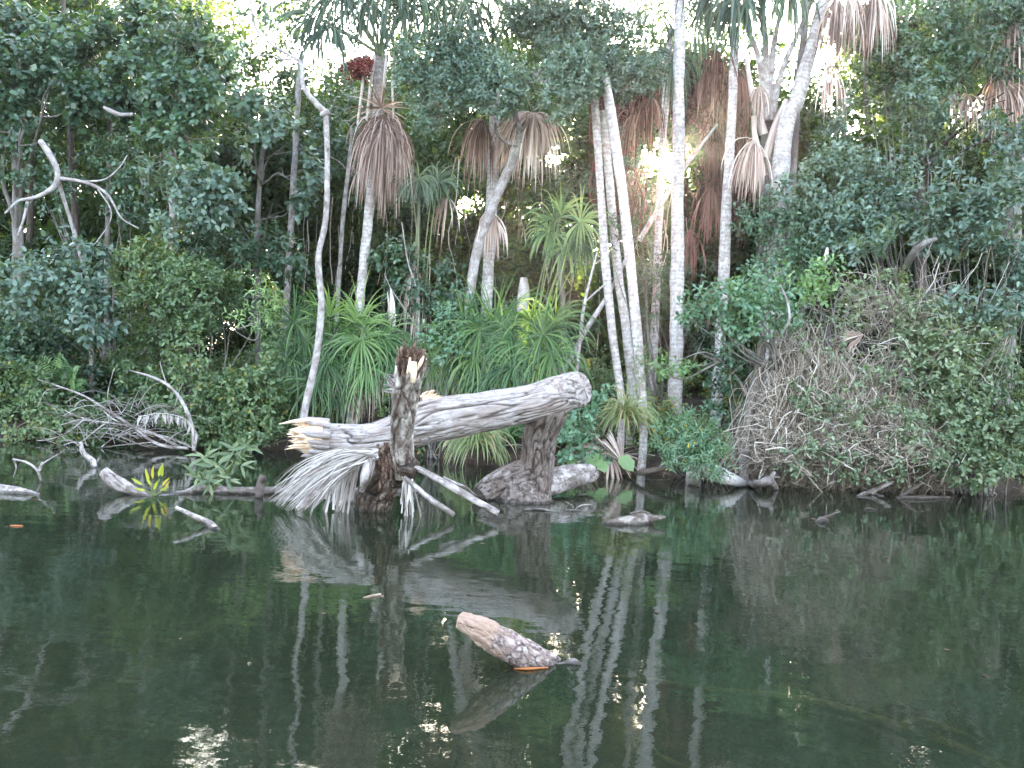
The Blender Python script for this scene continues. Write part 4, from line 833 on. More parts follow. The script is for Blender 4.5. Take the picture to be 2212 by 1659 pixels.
fan_palm('small young palm with two dark fans on green stalks between the two skirted palms', 905, 800, 14.4, [(906, 384, -95, .5, .3, .8), (935, 392, -10, .5, .3, .5), (945, 395, 20, .42), (890, 390, 200, .4)], trunk=([(893, 690, 14.4), (897, 600, 14.4), (903, 500, 14.4), (906, 400, 14.4)], [18, 14, 9, 6]), dead=((905, 640, .6, .3), (893, 560, .9, .18), (900, 570, .8, .16)), mat='palm_far')
root = thing('dead_leaf', 'dead brown palm leaf dangling in the shade between the skirted palms', 'dead frond', at(968, 430, 14.6)); hang(root, at(968, 420, 14.6), .75, .75, 0, nseg=14, base=at(985, 340, 14.8))
root = thing('hanging_sheath', 'pale pinkish folded leaf sheath hanging from a thin stem above the fallen trunk', 'leaf sheath', at(852, 690, 13.7))
g = G(); tt = np.linspace(0, 1, 8); P = np.array([at(844+a, 622+b, 13.7) for a, b in ((0, 0), (2, 15), (4, 30), (4, 48), (5, 62), (6, 74), (5, 84), (-2, 94))]); strips(g, P[None], np.broadcast_to(nrm(np.array([1., .5, 0])), (1, 8, 3)), np.array([[.008, .025, .04, .05, .05, .045, .03, .008]]), .5, 1.0, np.broadcast_to(np.array([0, -1., 0]), (1, 8, 3)))
P2 = P + np.array([-.05, .02, -.06]); strips(g, P2[None], np.broadcast_to(nrm(np.array([1., -.6, 0])), (1, 8, 3)), np.array([[.006, .015, .02, .02, .018, .014, .01, .004]]), .5, 1.0, np.broadcast_to(np.array([0, -1., 0]), (1, 8, 3)))
build('blade', g, M['sheath'], root); g = G(); stem(g, [(860, 800, 13.8), (905, 730, 13.8), (875, 670, 13.75), (844, 622, 13.7), (830, 590, 13.7)], [3, 3, 3, 2, 1.5], ns=5, n=30); build('stem', g, M['twig'], root)
# saplings, poles
def sapling(label, pts, w, bark='pale_bark', side=(), blobs=(), leaf='vine_leaf', name='sapling', cat='sapling'):
    pts, w = ground_base(pts, w, name == 'sapling'); root = thing(name, label, cat, at(*pts[0])); g = G(); stem(g, pts, w, ns=8, n=50); 
    for p_, w_ in side: stem(g, p_, w_, ns=6, n=20)
    build('trunk', g, M[bark], root)
    if blobs: g = G(); foliage(g, list(blobs), .1, 40, 6); build('crown', g, M[leaf], root)
    return root
sapling('thin wavy white sapling with forked tip rising behind the swollen end of the fallen trunk', [(1245, 815, 13), (1252, 740, 13), (1262, 660, 13), (1278, 590, 13), (1290, 545, 13)], [8, 8, 7, 5, 3], side=[([(1266, 650, 13), (1300, 620, 13), (1325, 600, 13)], [5, 4, 2]), ([(1284, 570, 13), (1310, 555, 13)], [3, 1.5])])
sapling('straight dead pole leaning across behind the trio of palms', [(1215, 810, 13.9), (1262, 720, 14), (1312, 640, 14.1), (1352, 560, 14.2)], [10, 11, 10, 8], 'pale_bark', name='dead_pole', cat='dead trunk')
sapling('long dead pole leaning across the sun behind the tallest palm', [(1380, 520, 14.8), (1420, 455, 14.8), (1462, 385, 14.8), (1550, 268, 14.8)], [12, 11, 10, 6], 'pale_bark', name='dead_pole', cat='dead trunk')
sapling('thin grey sapling with leafy tips left of the small young palm', [(902, 735, 14), (902, 640, 14), (880, 560, 14), (868, 480, 14)], [6, 5, 4, 2], blobs=[blob(850, 560, 45, 40, 14.2), blob(960, 590, 60, 45, 14.3), blob(880, 640, 50, 35, 14.1)], leaf='dark_leaf')
sapling('brown slender palm stem in the shade right of the tall young palm', [(1217, 690, 15), (1212, 610, 15), (1206, 540, 15)], [12, 12, 10], 'grey_bark')
shrub('shrub', 'fresh green leafy shrub just above the hollow top of the broken stump', 'shrub', gp(945, 13.6), [blob(950, 742, 55, 28, 13.2), blob(905, 760, 35, 20, 13.2), blob(985, 700, 55, 40, 13.5)], 'young_leaf', .1, 46, 6, 'obov')
shrub('shrub', 'dark leafy shrub between the two white palm bases and the fan palms', 'shrub', gp(990, 14.5), [blob(960, 640, 70, 40, 14.3), blob(1010, 680, 50, 35, 14.3), blob(930, 700, 50, 40, 14.3), blob(1100, 680, 30, 30, 14.6)], 'dark_leaf', .09, 46, 6)
shrub('shrub', 'dark shrub in the gap between the trio of palms and the tallest palm', 'shrub', gp(1420, 14.6), [blob(1405, 560, 45, 50, 14.7), blob(1410, 640, 45, 60, 14.7), blob(1320, 500, 40, 25, 13.9), blob(1380, 510, 40, 25, 14.4), blob(1500, 570, 50, 40, 15), blob(1510, 700, 45, 50, 14.6)], 'dark_leaf', .12, 36, 6, 'lance')
shrub('shrub', 'small rosette-leaved shrub right of the bent post of the fallen trunk', 'shrub', gp(1265, 12.6), [blob(1250, 885, 45, 45, 12.2), blob(1300, 900, 45, 45, 12.3), blob(1235, 950, 40, 40, 12.1), blob(1300, 960, 40, 30, 12.2)], 'young_leaf', .11, 42, 7, 'obov')

# grass-like tufts
def tuft(label, x, y, Y, n_=110, L=.75, m='tuft', spread=1.15):
    b_ = at(x, y, Y); b_[2] = max(b_[2], float(gz(b_[0], b_[1]))); g = G()
    a = rng.random(n_)*6.28; el = .25+spread*rng.random(n_)**.8; d = np.stack([np.cos(a)*np.sin(el), np.sin(a)*np.sin(el)*.8-.15, np.cos(el)], -1); ln = L*(.7+.5*rng.random(n_)); m_ = 8
    P = np.zeros((n_, m_, 3)); P[:, 0] = b_ + rng.normal(size=(n_, 3))*.03; cur = d.copy()
    for i in range(1, m_): cur = nrm(cur + np.array([0, 0, -.06-.062*i*spread])); P[:, i] = P[:, i-1] + cur*(ln/(m_-1))[:, None]
    T = nrm(np.gradient(P, axis=1)); S = nrm(np.cross(T, np.array([.1, -.7, .7]))); strips(g, P, S, .012*np.array([.8, 1, 1, 1, .85, .65, .4, .06]), None, .5, np.cross(T, S))
    return build('grass_tuft', g, M[m], origin=b_, label=label, cat='grass tuft')
tuft('pale green arching grass tuft at the water edge under the fallen trunk', 1030, 950, 12.75, 170, .62, spread=1.3)
tuft('strappy plant with brown drooping blades at the foot of the leaning palm trio', 1352, 900, 12.6, 150, .62)
tuft('green strappy plant rising behind the bent post under the fallen trunk', 1092, 940, 13.3, 70, .55, 'palm_green', 1.2)
# narrow-leaved light shrub
shrub('willowy_shrub', 'light green narrow-leaved shrub with some yellow leaves above the grey ringed palm bases', 'shrub', onw(1512, 1030), [blob(1455, 945, 40, 32, 11.4), blob(1510, 955, 50, 30, 11.4), blob(1540, 995, 50, 28, 11.3), blob(1485, 985, 45, 26, 11.3), blob(1500, 910, 35, 22, 11.6)], 'willow_leaf', .1, 70, 8, 'lance', droop=.1)
# dead fan leaf on the bank, rounded leaf plant
root = thing('dead_fan_leaf', 'brown dead fan leaf collapsed on the bank behind the knobbly root', 'dead frond', onw(1345, 1012)); 
frond(root, onw(1345, 1010, .05), at(1320, 975, 12.4), np.array([-.4, -.3, -.5]), np.array([0, -.8, .6]), .62, 'palm_dead', 'blade', nseg=30, spread=1.7, grav=.25, wid=.02)
frond(root, onw(1350, 1015, .05), at(1348, 1005, 12.2), np.array([-.5, .1, .9]), np.array([0, -1, .1]), .45, 'palm_dead', 'blade', nseg=18, spread=.35, grav=.1, wid=.022)
g = G(); c_ = at(1340, 985, 12.2)
leaves(g, np.array([c_, at(1270, 985, 12.2), at(1250, 1000, 12.1), at(1295, 995, 12.1)]), np.array([[.5, -.4, -.5], [.4, -.5, -.2], [-.5, -.4, .1], [.2, -.5, -.4]]), np.tile([0, -.8, .5], (4, 1)), np.array([.28, .3, .22, .22]), 'round', .8)
tube(g, [gp(1335, 12.5), (gp(1335, 12.5)+c_)/2+np.array([0, 0, .1]), c_], [.008, .006, .004], ns=5, n=8)
build('large_leaf_plant', g, M['bright_leaf'], origin=c_, label='fresh green plant with large rounded leaves by the dead fan leaf', cat='plant')

# ------------------------------------------------------------------ right side
tree('dark_tree', 'shaded dark tree filling the upper right behind the vine-draped bush', 'tree', [(1990, 800, 16), (1985, 400, 16), (1980, 60, 16)], [26, 24, 18], 'dark_bark',
     [blob(1990, 60, 85, 60, 14.1), blob(2090, 50, 80, 60, 14.2), blob(1920, 130, 70, 50, 14.2), blob(2020, 140, 80, 50, 13.9), blob(2110, 130, 70, 50, 13.9), blob(2230, 80, 80, 90, 14.3), blob(1950, 210, 70, 45, 14.3), blob(1870, 60, 60, 50, 14.4), blob(2170, 200, 60, 50, 14), blob(2060, 10, 80, 40, 14.2), blob(2160, 20, 80, 40, 14.2), blob(2300, 250, 90, 120, 15)], 'dark_leaf', .1, 42, 6)
shrub('vine_draped_bush', 'huge grey-green vine-draped bush heaped up along the right side', 'bush', gp(2000, 13.6),
      [blob(1900, 270, 90, 60, 13.4), blob(1870, 210, 60, 40, 13.9), blob(1930, 170, 60, 45, 13.9), blob(1835, 270, 45, 40, 13.8), blob(1985, 235, 80, 55, 13.4), blob(1850, 340, 75, 60, 13.3), blob(1940, 350, 90, 70, 13.1), blob(2040, 300, 80, 65, 13.2), blob(1790, 390, 55, 50, 13.5), blob(1990, 440, 90, 70, 12.9), blob(1880, 440, 75, 55, 13.1), blob(1790, 480, 60, 50, 13.2), blob(1720, 430, 55, 55, 13.5)],
      'blue_leaf', .08, 70, 6, 'oval', gap=-.2, lump=.35)
shrub('rosette_bush', 'bush with larger rosettes of blue-green leaves at the right edge, midway up', 'bush', gp(2140, 12.9),
      [blob(2110, 400, 75, 60, 12.5), blob(2190, 470, 75, 70, 12.3), blob(2060, 490, 70, 55, 12.5), blob(2150, 560, 80, 60, 12.2), blob(2230, 350, 70, 70, 12.6), blob(2040, 560, 60, 45, 12.6), blob(2260, 560, 70, 80, 12.3), blob(2150, 300, 60, 50, 12.9), blob(1900, 550, 60, 45, 12.0), blob(1940, 560, 60, 45, 11.95), blob(2010, 565, 60, 45, 11.9), blob(1860, 565, 55, 40, 12.0), blob(2060, 590, 55, 40, 11.9), blob(1970, 520, 60, 40, 12.1), blob(1975, 590, 65, 50, 12.3), blob(2080, 640, 65, 45, 12), blob(2190, 650, 70, 55, 12), blob(1850, 500, 60, 45, 12.9)],
      'blue_leaf', .125, 44, 7, 'obov', upb=.6)
shrub('shrub', 'olive-dark shrub between the dark-based palm and the vine-draped bush', 'shrub', gp(1700, 13.8), [blob(1700, 510, 60, 45, 13.5), blob(1760, 560, 60, 45, 13.2), blob(1660, 590, 55, 40, 13.2), blob(1820, 530, 60, 45, 13.3), blob(1640, 470, 45, 40, 13.8)], 'dark_leaf', .1, 48, 6, 'obov')
shrub('bright_shrub', 'shrub reaching left with bright apple-green rounded leaves over the curved bank trunk', 'shrub', at(1680, 800, 12.2),
      [blob(1530, 645, 48, 28, 11.7), blob(1590, 650, 55, 30, 11.7), blob(1650, 625, 55, 28, 11.8), blob(1600, 700, 55, 26, 11.8), blob(1500, 680, 28, 16, 11.7), blob(1690, 670, 50, 28, 11.9)], 'young_leaf', .105, 52, 7, 'obov', upb=.8)
shrub('bright_shrub', 'bright green leaf sprays right of the pale bare branch above the dry vines', 'shrub', at(1790, 760, 12.2), [blob(1800, 590, 42, 32, 11.9), blob(1850, 625, 42, 26, 11.9), blob(1760, 630, 35, 25, 12), blob(1730, 590, 35, 22, 12.1)], 'bright_leaf', .105, 42, 7, 'obov', upb=.8)
shrub('bright_shrub', 'small bright sprig crossing in front of the tallest palm', 'sprig', at(1560, 790, 12.6), [blob(1440, 790, 28, 22, 12.6), blob(1485, 790, 26, 18, 12.5)], 'bright_leaf', .1, 40, 7, 'obov', nst=2)
tree('bank_tree', 'short curved lichen-spotted trunk leaning at the bank left of the dry vine tangle', 'tree', [(1606, 1015, 12.3), (1612, 940, 12.3), (1622, 870, 12.3), (1640, 800, 12.3), (1646, 740, 12.3)], [26, 22, 21, 19, 16], 'grey_bark', [blob(1620, 760, 60, 40, 12.5), blob(1570, 800, 50, 45, 12.8), blob(1660, 830, 45, 50, 12.4), blob(1580, 880, 50, 50, 12.8)], 'dark_leaf', .09, 40, 6)
sapling('stout grey limb bending up out of the rosette bush at right', [(1950, 600, 13), (1965, 560, 12.6), (1990, 530, 12.4), (2025, 515, 12.3)], [10, 16, 15, 8], 'grey_bark', name='grey_limb', cat='limb')
# dry tangle
def tangle(name, label, cat, base, n_, fs, fe, sag, r, m_='dry_vine', blobs=None, leaf='vine_leaf', size=.07, dens=30, jit=.14, mm=12, **kw):
    root = thing(name, label, cat, base); g = G()
    s0 = np.array([fs() for _ in range(n_)]); e0 = np.array([fe(s) for s in s0]); t = np.linspace(0, 1, mm)[None, :, None]
    ph = rng.random((n_, 1))*90
    P = s0[:, None]*(1-t) + e0[:, None]*t + 4*t*(1-t)*np.array(sag)*(.3+rng.random((n_, 1, 1))) + jit*np.sqrt(4*t*(1-t)+.03)*np.stack([noise(np.stack(np.broadcast_arrays(t[..., 0]*4, ph, k*5.), -1)) for k in range(3)], -1)
    P[..., 2] = np.maximum(P[..., 2], -.05); strands(g, P, r*(.5+rng.random(n_)**2*1.6), taper=.35); build('stems', g, M[m_], root, kind='stuff')
    if blobs: g = G(); foliage(g, blobs, size, dens, 5, **kw); build('leaves', g, M[leaf], root)
    return root
def mound(u):   # skyline of the dry mound in the photo, u from 0 at left to 1 at right
    return np.interp(u, [0, .12, .25, .4, .6, .8, 1], [1650, 1690, 1720, 1790, 1890, 1970, 2060]), np.interp(u, [0, .12, .25, .4, .6, .8, 1], [880, 740, 690, 710, 800, 890, 1000])
def m_s():
    u = rng.random(); x, y = mound(u); v = rng.random()**1.5; return at(x+25*rng.normal(), y+v*(1000-y), 12.5-.6*v-.5*rng.random())
def m_e(s):
    x = s[0] + .1 + .45*rng.normal(); Y = min(s[1]-.1, float(bank(x))+.35*rng.random()-.2); return np.array([x, max(Y, float(bank(x))-.25), -.03+.25*rng.random()**3])
tangle('dry_vine_mound', 'big mound of dry brown vines spilling into the water at right of centre', 'vine tangle', onw(1850, 1050), 1500, m_s, m_e, (0, -.16, .16), .0055, jit=.3, blobs=[blob(1740, 760, 60, 70, 12), blob(1800, 720, 60, 40, 11.9), blob(1880, 790, 60, 45, 11.9), blob(1950, 870, 60, 50, 11.8), blob(1990, 960, 50, 50, 11.6), blob(1760, 850, 60, 50, 11.7), blob(1830, 840, 80, 60, 11.8), blob(1780, 930, 80, 60, 11.7), blob(1900, 920, 80, 50, 11.7), blob(1960, 990, 80, 45, 11.7), blob(1720, 980, 60, 50, 11.7), blob(1860, 1010, 80, 35, 11.6)], dens=30, gap=.02, gapf=3.2, size=.07, leaf='pale_leaf')
def n_s(): return at(1740+320*rng.random(), 640+330*rng.random(), 12.1+.5*rng.random())
def n_e(s): a = rng.random()*6.28; L_ = .25+.7*rng.random(); return s + np.array([L_*math.cos(a), -.15+.2*rng.normal(), .55*L_*math.sin(a)])
tangle('vine_curtain', 'fine net of grey vine stems over the leaves right of the dry mound', 'vine tangle', at(2000, 800, 12.4), 480, n_s, n_e, (0, 0, .12), .0034, jit=.3, blobs=[blob(1900, 640, 80, 60, 12.3), blob(1990, 690, 80, 60, 12.2), blob(2080, 730, 70, 60, 12), blob(1960, 780, 70, 60, 12), blob(2060, 850, 80, 70, 11.9), blob(1840, 700, 60, 50, 12.2)], dens=48, gap=-.05, gapf=2.5, size=.08, leaf='pale_leaf')
def q_s(): return at(2000+215*rng.random(), 480+250*rng.random(), 12.0+.3*rng.random())
def q_e(s): return s + np.array([-.5-.6*rng.random(), -.1*rng.random(), -1.2-1.4*rng.random()])
tangle('vine_bundle', 'bundle of long straight grey vine stems slanting down at the right', 'vine stems', at(2060, 800, 12), 40, q_s, q_e, (0, -.1, -.1), .0045, jit=.2)
shrub('bank_bush', 'leafy bush with small pale leaves overhanging the water in the right corner', 'bush', onw(2120, 1055), [blob(2080, 800, 90, 70, 12.3), blob(2180, 760, 80, 80, 12.2), blob(2020, 700, 70, 60, 12.5), blob(2130, 900, 90, 65, 12), blob(2040, 950, 80, 55, 11.9), blob(2200, 960, 80, 65, 12), blob(2110, 1005, 90, 35, 11.8), blob(1940, 640, 70, 50, 12.7), blob(2150, 660, 90, 55, 12.2), blob(2040, 780, 70, 60, 11.9), blob(1990, 850, 50, 60, 12), blob(2090, 600, 60, 50, 12.2), blob(1960, 740, 60, 50, 12.2), blob(2280, 850, 80, 120, 12.3)], 'pale_leaf', .085, 62, 6, gap=-.05, lump=.4)
root = thing('dead_fan_leaf', 'folded pinkish brown dead fan leaf caught on top of the dry vine mound', 'dead frond', at(1868, 722, 11.8)); frond(root, at(1868, 722, 11.8), at(1868, 722, 11.8), np.array([-.9, -.1, -.35]), np.array([0, -1, .3]), .34, 'palm_dead', 'blade', nseg=26, spread=.45, grav=.05, wid=.016)
root = thing('dead_fan_leaf', 'small dry leaf spike resting on leaves above the bright green sprays', 'dead frond', at(1785, 560, 12)); g = G(); stem(g, [(1787, 535, 12), (1784, 555, 12), (1776, 575, 12)], [6, 10, 4], ns=6, n=8); build('blade', g, M['sheath'], root)
sapling('pale bare branch curving down through the leaves onto the dry mound', [(1690, 720, 11.7), (1705, 690, 11.6), (1700, 650, 11.6), (1685, 615, 11.6)], [4, 6, 5, 3], name='bare_branch', cat='branch')

# ------------------------------------------------------------------ dead wood in the water
def drift(name, label, cat, pts, w, m='drift', ns=20, n=50, side=(), amp=.16, sharp=None):
    P = [np.array(p) for p in pts]; R = [pxr(a, p[1]) for a, p in zip(w, P)]; g = G()
    tube(g, P, R, ns=ns, n=n, disp=lambda rest, th, L: amp*R[len(R)//2]*fbm(rest*np.array([9, 9, 4.])/max(R[len(R)//2]*12, .12)))
    for sp, sw in side: tube(g, sp, [pxr(a, p[1]) for a, p in zip(sw, sp)], ns=7, n=14, wob=.01)
    return build(name, g, M[m], origin=onw_like(P[0]), label=label, cat=cat)
def onw_like(p): return np.array([p[0], p[1], max(p[2], 0)])
A = lambda x, y, Y: at(x, y, Y)
drift('floating_log', 'low floating log with pale patches at the left picture edge', 'log', [onw(-60, 1062, .02), onw(0, 1063, .02), onw(50, 1066, .005), onw(98, 1068, -.03)], [22, 24, 20, 4])
drift('broken_branch', 'thick broken branch stub slanting up from the water left of the yellow plant', 'branch', [onw(330, 1072, -.04), onw(285, 1068, .03), A(250, 1042, wy(285, 1070)), A(222, 1018, wy(285, 1070))], [18, 26, 30, 22])
drift('sunken_log', 'long half-sunk log lying level behind the leafy water plant', 'log', [onw(320, 1072, -.03), onw(400, 1066, 0), onw(430, 1064, .035), onw(500, 1066, .015), onw(570, 1067, .02), onw(640, 1066, .02), onw(900, 1063, -.02)], [10, 16, 22, 20, 20, 22, 20])
drift('branch_stub', 'short upright stub standing on the half-sunk log', 'stub', [onw(560, 1076, -.02), A(562, 1050, wy(562, 1072)), A(567, 1032, wy(562, 1072)), A(570, 1027, wy(562, 1072))], [17, 19, 19, 12], m='post')
drift('leaning_stick', 'stick slanting out of the water in front of the leafy water plant', 'stick', [onw(466, 1143, -.01), onw(450, 1136, .02), A(415, 1113, wy(450, 1138)), A(380, 1096, wy(450, 1138))], [20, 16, 11, 8])
drift('curved_stub', 'curved grey branch standing out of the water off the left bank', 'branch', [onw(205, 1010, -.02), A(200, 996, wy(205, 1008)), A(182, 980, wy(205, 1008)), A(172, 955, wy(205, 1008))], [14, 13, 11, 9], side=[([onw(205, 1008), A(215, 990, wy(205, 1008))], [7, 4])])
y_ = wy(85, 1040)
drift('forked_twig', 'thin forked twig poking out of the water at far left', 'twig', [A(28, 992, y_), A(60, 1000, y_), A(82, 1018, y_), onw(90, 1042, -.02)], [5, 5, 5, 6], n=24, side=[([A(84, 1015, y_), A(92, 1002, y_), A(128, 980, y_)], [4, 4, 2]), ([A(32, 993, y_), A(36, 1012, y_), A(30, 1030, y_)], [4, 3, 2]), ([A(86, 1016, y_), A(93, 998, y_)], [6, 6])], ns=7)
# twiggy pile
root = thing('dead_branch_pile', 'tangle of bare grey fallen branches lying in the water at the left bank', 'dead branches', onw(350, 972)); g = G(); Yp = 12.6
brs = [([(402, 973), (330, 960), (260, 900), (190, 855), (130, 835), (80, 818)], [13, 12, 10, 8, 6, 3]), ([(385, 972), (330, 940), (280, 920), (200, 905), (140, 885)], [10, 9, 8, 6, 3]), ([(410, 970), (360, 948), (310, 935), (250, 905), (215, 870)], [9, 8, 7, 5, 2]), ([(330, 958), (250, 968), (180, 965), (85, 952)], [5, 4, 4, 2]), ([(190, 900), (150, 930), (100, 952), (75, 955)], [5, 5, 4, 3]), ([(130, 838), (95, 845), (75, 880)], [4, 3, 2]), ([(245, 890), (235, 850), (245, 800)], [4, 3, 2]), ([(300, 925), (330, 900), (375, 905), (405, 935)], [3, 3, 3, 2]), ([(160, 965), (220, 920), (262, 890), (285, 855)], [4, 4, 3, 2]), ([(215, 970), (275, 930), (330, 905)], [4, 3, 2]), ([(330, 972), (300, 965), (225, 935), (150, 930)], [6, 5, 4, 2])]
for pts, w in brs: stem(g, [(a, b, Yp-.25+.06*rng.normal()) for a, b in pts], [.62*q for q in w], ns=7, n=40, wob=.04)
build('branches', g, M['drift'], root); g = G(); n_ = 150
s0 = np.array([at(110+290*rng.random(), 870+95*rng.random(), Yp-.2+.25*rng.normal()) for _ in range(n_)]); a = rng.random(n_)*6.28; ln = .15+.5*rng.random(n_); t = np.linspace(0, 1, 8)[None, :, None]
e0 = s0 + np.stack([np.cos(a)*ln, .1*rng.normal(size=n_), np.abs(np.sin(a))*ln*.7-.1], -1); P = s0[:, None]*(1-t)+e0[:, None]*t + 4*t*(1-t)*np.array([0, 0, .12])*ln[:, None, None]; P[..., 2] = np.maximum(P[..., 2], -.02)
strands(g, P, .0035+.004*rng.random(n_)); build('twigs', g, M['twig'], root, kind='stuff')
g = G(); tt = np.linspace(0, 1, 26); P = smoothpath([at(300, 900, Yp-.4), at(350, 893, Yp-.4), at(400, 905, Yp-.4), at(425, 935, Yp-.4)], 26); strands(g, P[None], .007, tint=.8)
T = nrm(np.gradient(P, axis=0)); leaves(g, P, np.array([0.1, -.1, -1])+.3*rng.normal(size=(26, 3)), np.tile([0, -1, .2], (26, 1)), .15, 'lance', .5); build('dead_leaflets', g, M['frond_grey'], root)
sapling('slender grey branch arching out of the water beside the fallen branch pile', [(419, 973, 12.3), (417, 930, 12.3), (400, 880, 12.3), (370, 838, 12.35), (330, 815, 12.4), (280, 800, 12.5)], [9, 9, 8, 7, 5, 2], 'pale_bark', side=[([(410, 905, 12.3), (400, 890, 12.2)], [5, 3]), ([(360, 830, 12.35), (350, 800, 12.4), (345, 780, 12.4)], [3, 2, 1])], name='arching_branch', cat='branch')
# water plants on the sunken log
root = thing('water_plant', 'leafy blue-green plant growing from the half-sunk log, with long pointed leaves', 'plant', onw(455, 1066)); Yw = wy(455, 1066)
g = G(); hs_ = [(440, 990), (470, 1005), (505, 975), (530, 965), (430, 1020), (490, 1030), (520, 1000), (450, 1040)]
for a, b in hs_: stem(g, [(455, 1062, Yw), ((a+455)/2, (b+1062)/2, Yw-.05), (a, b, Yw-.1+.15*rng.normal())], [5, 4, 3], ns=5, n=10)
build('stems', g, M['petiole'], root); g = G()
for a, b in hs_:
    c_ = at(a, b, Yw-.1); k = 9; az = np.arange(k)*2.4+rng.random(); d = np.stack([np.cos(az), -.35+.3*np.sin(az*1.7), np.sin(az)*.8-.05], -1); leaves(g, np.tile(c_, (k, 1))+rng.normal(size=(k, 3))*.02, d, np.tile([0, -.8, .5], (k, 1))+.3*rng.normal(size=(k, 3)), .16*(.7+.5*rng.random(k)), 'lance')
build('leaves', g, M['pale_leaf'], root)
root = thing('yellow_plant', 'small yellow-green plant with strappy leaves standing in the water beside the branch stub', 'plant', onw(330, 1070)); Yw = wy(330, 1070); g = G()
for a, b in ((325, 1040), (345, 1035), (315, 1058), (350, 1060)): stem(g, [(332, 1072, Yw), (a, b, Yw-.05)], [4, 3], ns=5, n=6)
build('stems', g, M['petiole'], root); g = G()
for a, b, dx, dz, s_ in ((308, 1048, -.7, .5, .15), (315, 1060, -.6, .15, .13), (322, 1040, -.2, .9, .16), (330, 1035, .05, 1, .17), (342, 1030, .35, 1, .17), (350, 1030, .1, 1, .16), (350, 1050, .5, .6, .15), (345, 1060, .6, .3, .14), (312, 1068, -.8, -.1, .13), (332, 1058, .3, .6, .14), (328, 1050, -.4, .8, .15), (355, 1062, .4, .9, .15), (325, 1068, .2, -.3, .1)):
    leaves(g, at(a, b, Yw-.04)[None], np.array([[dx, -.3, dz]]), np.array([[.2*rng.normal(), -1, .3]]), s_*.8, 'lance')
build('leaves', g, M['yellow_leaf'], root)
# right and centre floaters
drift('ringed_log', 'short grey ringed palm base standing in the water under the willowy shrub', 'palm base', [onw(1497, 1048, -.05), onw(1497, 1046, .04), A(1499, 1022, 11.75), A(1500, 1002, 11.9)], [33, 33, 32, 26], m='drift_ring', amp=.05)
drift('ringed_log', 'long grey ringed palm base tapering to a point in the water at right', 'palm base', [onw(1642, 1058, -.01), onw(1610, 1050, .02), A(1575, 1034, 11.65), A(1545, 1022, 11.7), A(1522, 1012, 11.8)], [3, 16, 30, 38, 30], m='drift_ring', amp=.05)
drift('horned_driftwood', 'smooth grey driftwood with one upturned horn beside the pointed palm base', 'driftwood', [onw(1605, 1044, .0), A(1640, 1045, 11.7), A(1662, 1040, 11.7), onw(1680, 1056, -.03)], [12, 17, 20, 10], side=[([A(1660, 1042, 11.7), A(1668, 1026, 11.7), A(1672, 1018, 11.7)], [16, 11, 8]), ([A(1668, 1030, 11.7), A(1682, 1030, 11.7)], [6, 4])])
drift('dark_plank', 'dark split palm stem lying along the bank left of the ringed palm bases', 'dead stem', [onw(1340, 1026, .0), A(1400, 1018, 12), A(1470, 1005, 12)], [5, 14, 8], m='post')
drift('floating_driftwood', 'hump-backed grey driftwood with a beaked end floating in mid water', 'driftwood', [onw(1290, 1130, -.01), onw(1320, 1132, .0), onw(1360, 1132, .018), onw(1395, 1130, .03), A(1412, 1118, wy(1400, 1132)), A(1438, 1117, wy(1400, 1132))], [4, 22, 32, 30, 12, 4], m='upright', side=[([A(1360, 1108, wy(1360, 1132)), A(1385, 1104, wy(1360, 1132)), A(1405, 1109, wy(1360, 1132))], [3, 5, 2])])
drift('floating_stick', 'short pale stick floating flat left of the tiny forked twig', 'stick', [onw(1133, 1103, .005), onw(1165, 1103, .012), onw(1203, 1106, 0)], [4, 6, 3], ns=8, n=20)
y_ = wy(1240, 1104)
drift('forked_twig', 'tiny pale forked twig floating left of the hump-backed driftwood', 'twig', [onw(1222, 1103, .004), onw(1240, 1104, .01), onw(1256, 1104, .004)], [3, 4, 3], ns=6, n=14, side=[([onw(1240, 1103), A(1236, 1092, y_), A(1222, 1084, y_)], [3, 2.5, 1.5]), ([onw(1240, 1103), A(1255, 1092, y_), A(1278, 1089, y_)], [3, 2.5, 1.5])])
y_ = wy(1775, 1128)
drift('snag', 'small dark snag with a slanting twig off the right bank', 'snag', [onw(1760, 1128, 0), onw(1775, 1127, .015), onw(1788, 1125, 0)], [6, 16, 6], m='post', ns=10, n=16, side=[([onw(1772, 1126, .02), A(1815, 1104, y_)], [7, 3]), ([onw(1762, 1127, .02), onw(1752, 1126, .02)], [6, 4])])
drift('stranded_branch', 'pale forked branch tip resting in the water before the dry vine mound', 'branch', [onw(1850, 1072, 0), onw(1880, 1068, .03), A(1930, 1040, wy(1890, 1066))], [5, 12, 7], side=[([onw(1880, 1068, .02), onw(1910, 1072, 0)], [8, 3])])
drift('stranded_branch', 'dark pale-edged branch floating flat under the right corner bush', 'branch', [onw(1935, 1076, 0), onw(1985, 1078, .012), onw(2050, 1077, .005)], [8, 12, 8], m='post', side=[([onw(1945, 1075, .02), A(1965, 1060, wy(1950, 1076)), A(1992, 1045, wy(1950, 1076))], [7, 10, 6])])
drift('floating_bark', 'tiny dark bark piece floating out from the right bank', 'bark', [onw(1865, 1101, .003), onw(1878, 1101, .01), onw(1892, 1102, .003)], [3, 8, 3], m='post', ns=8, n=12)
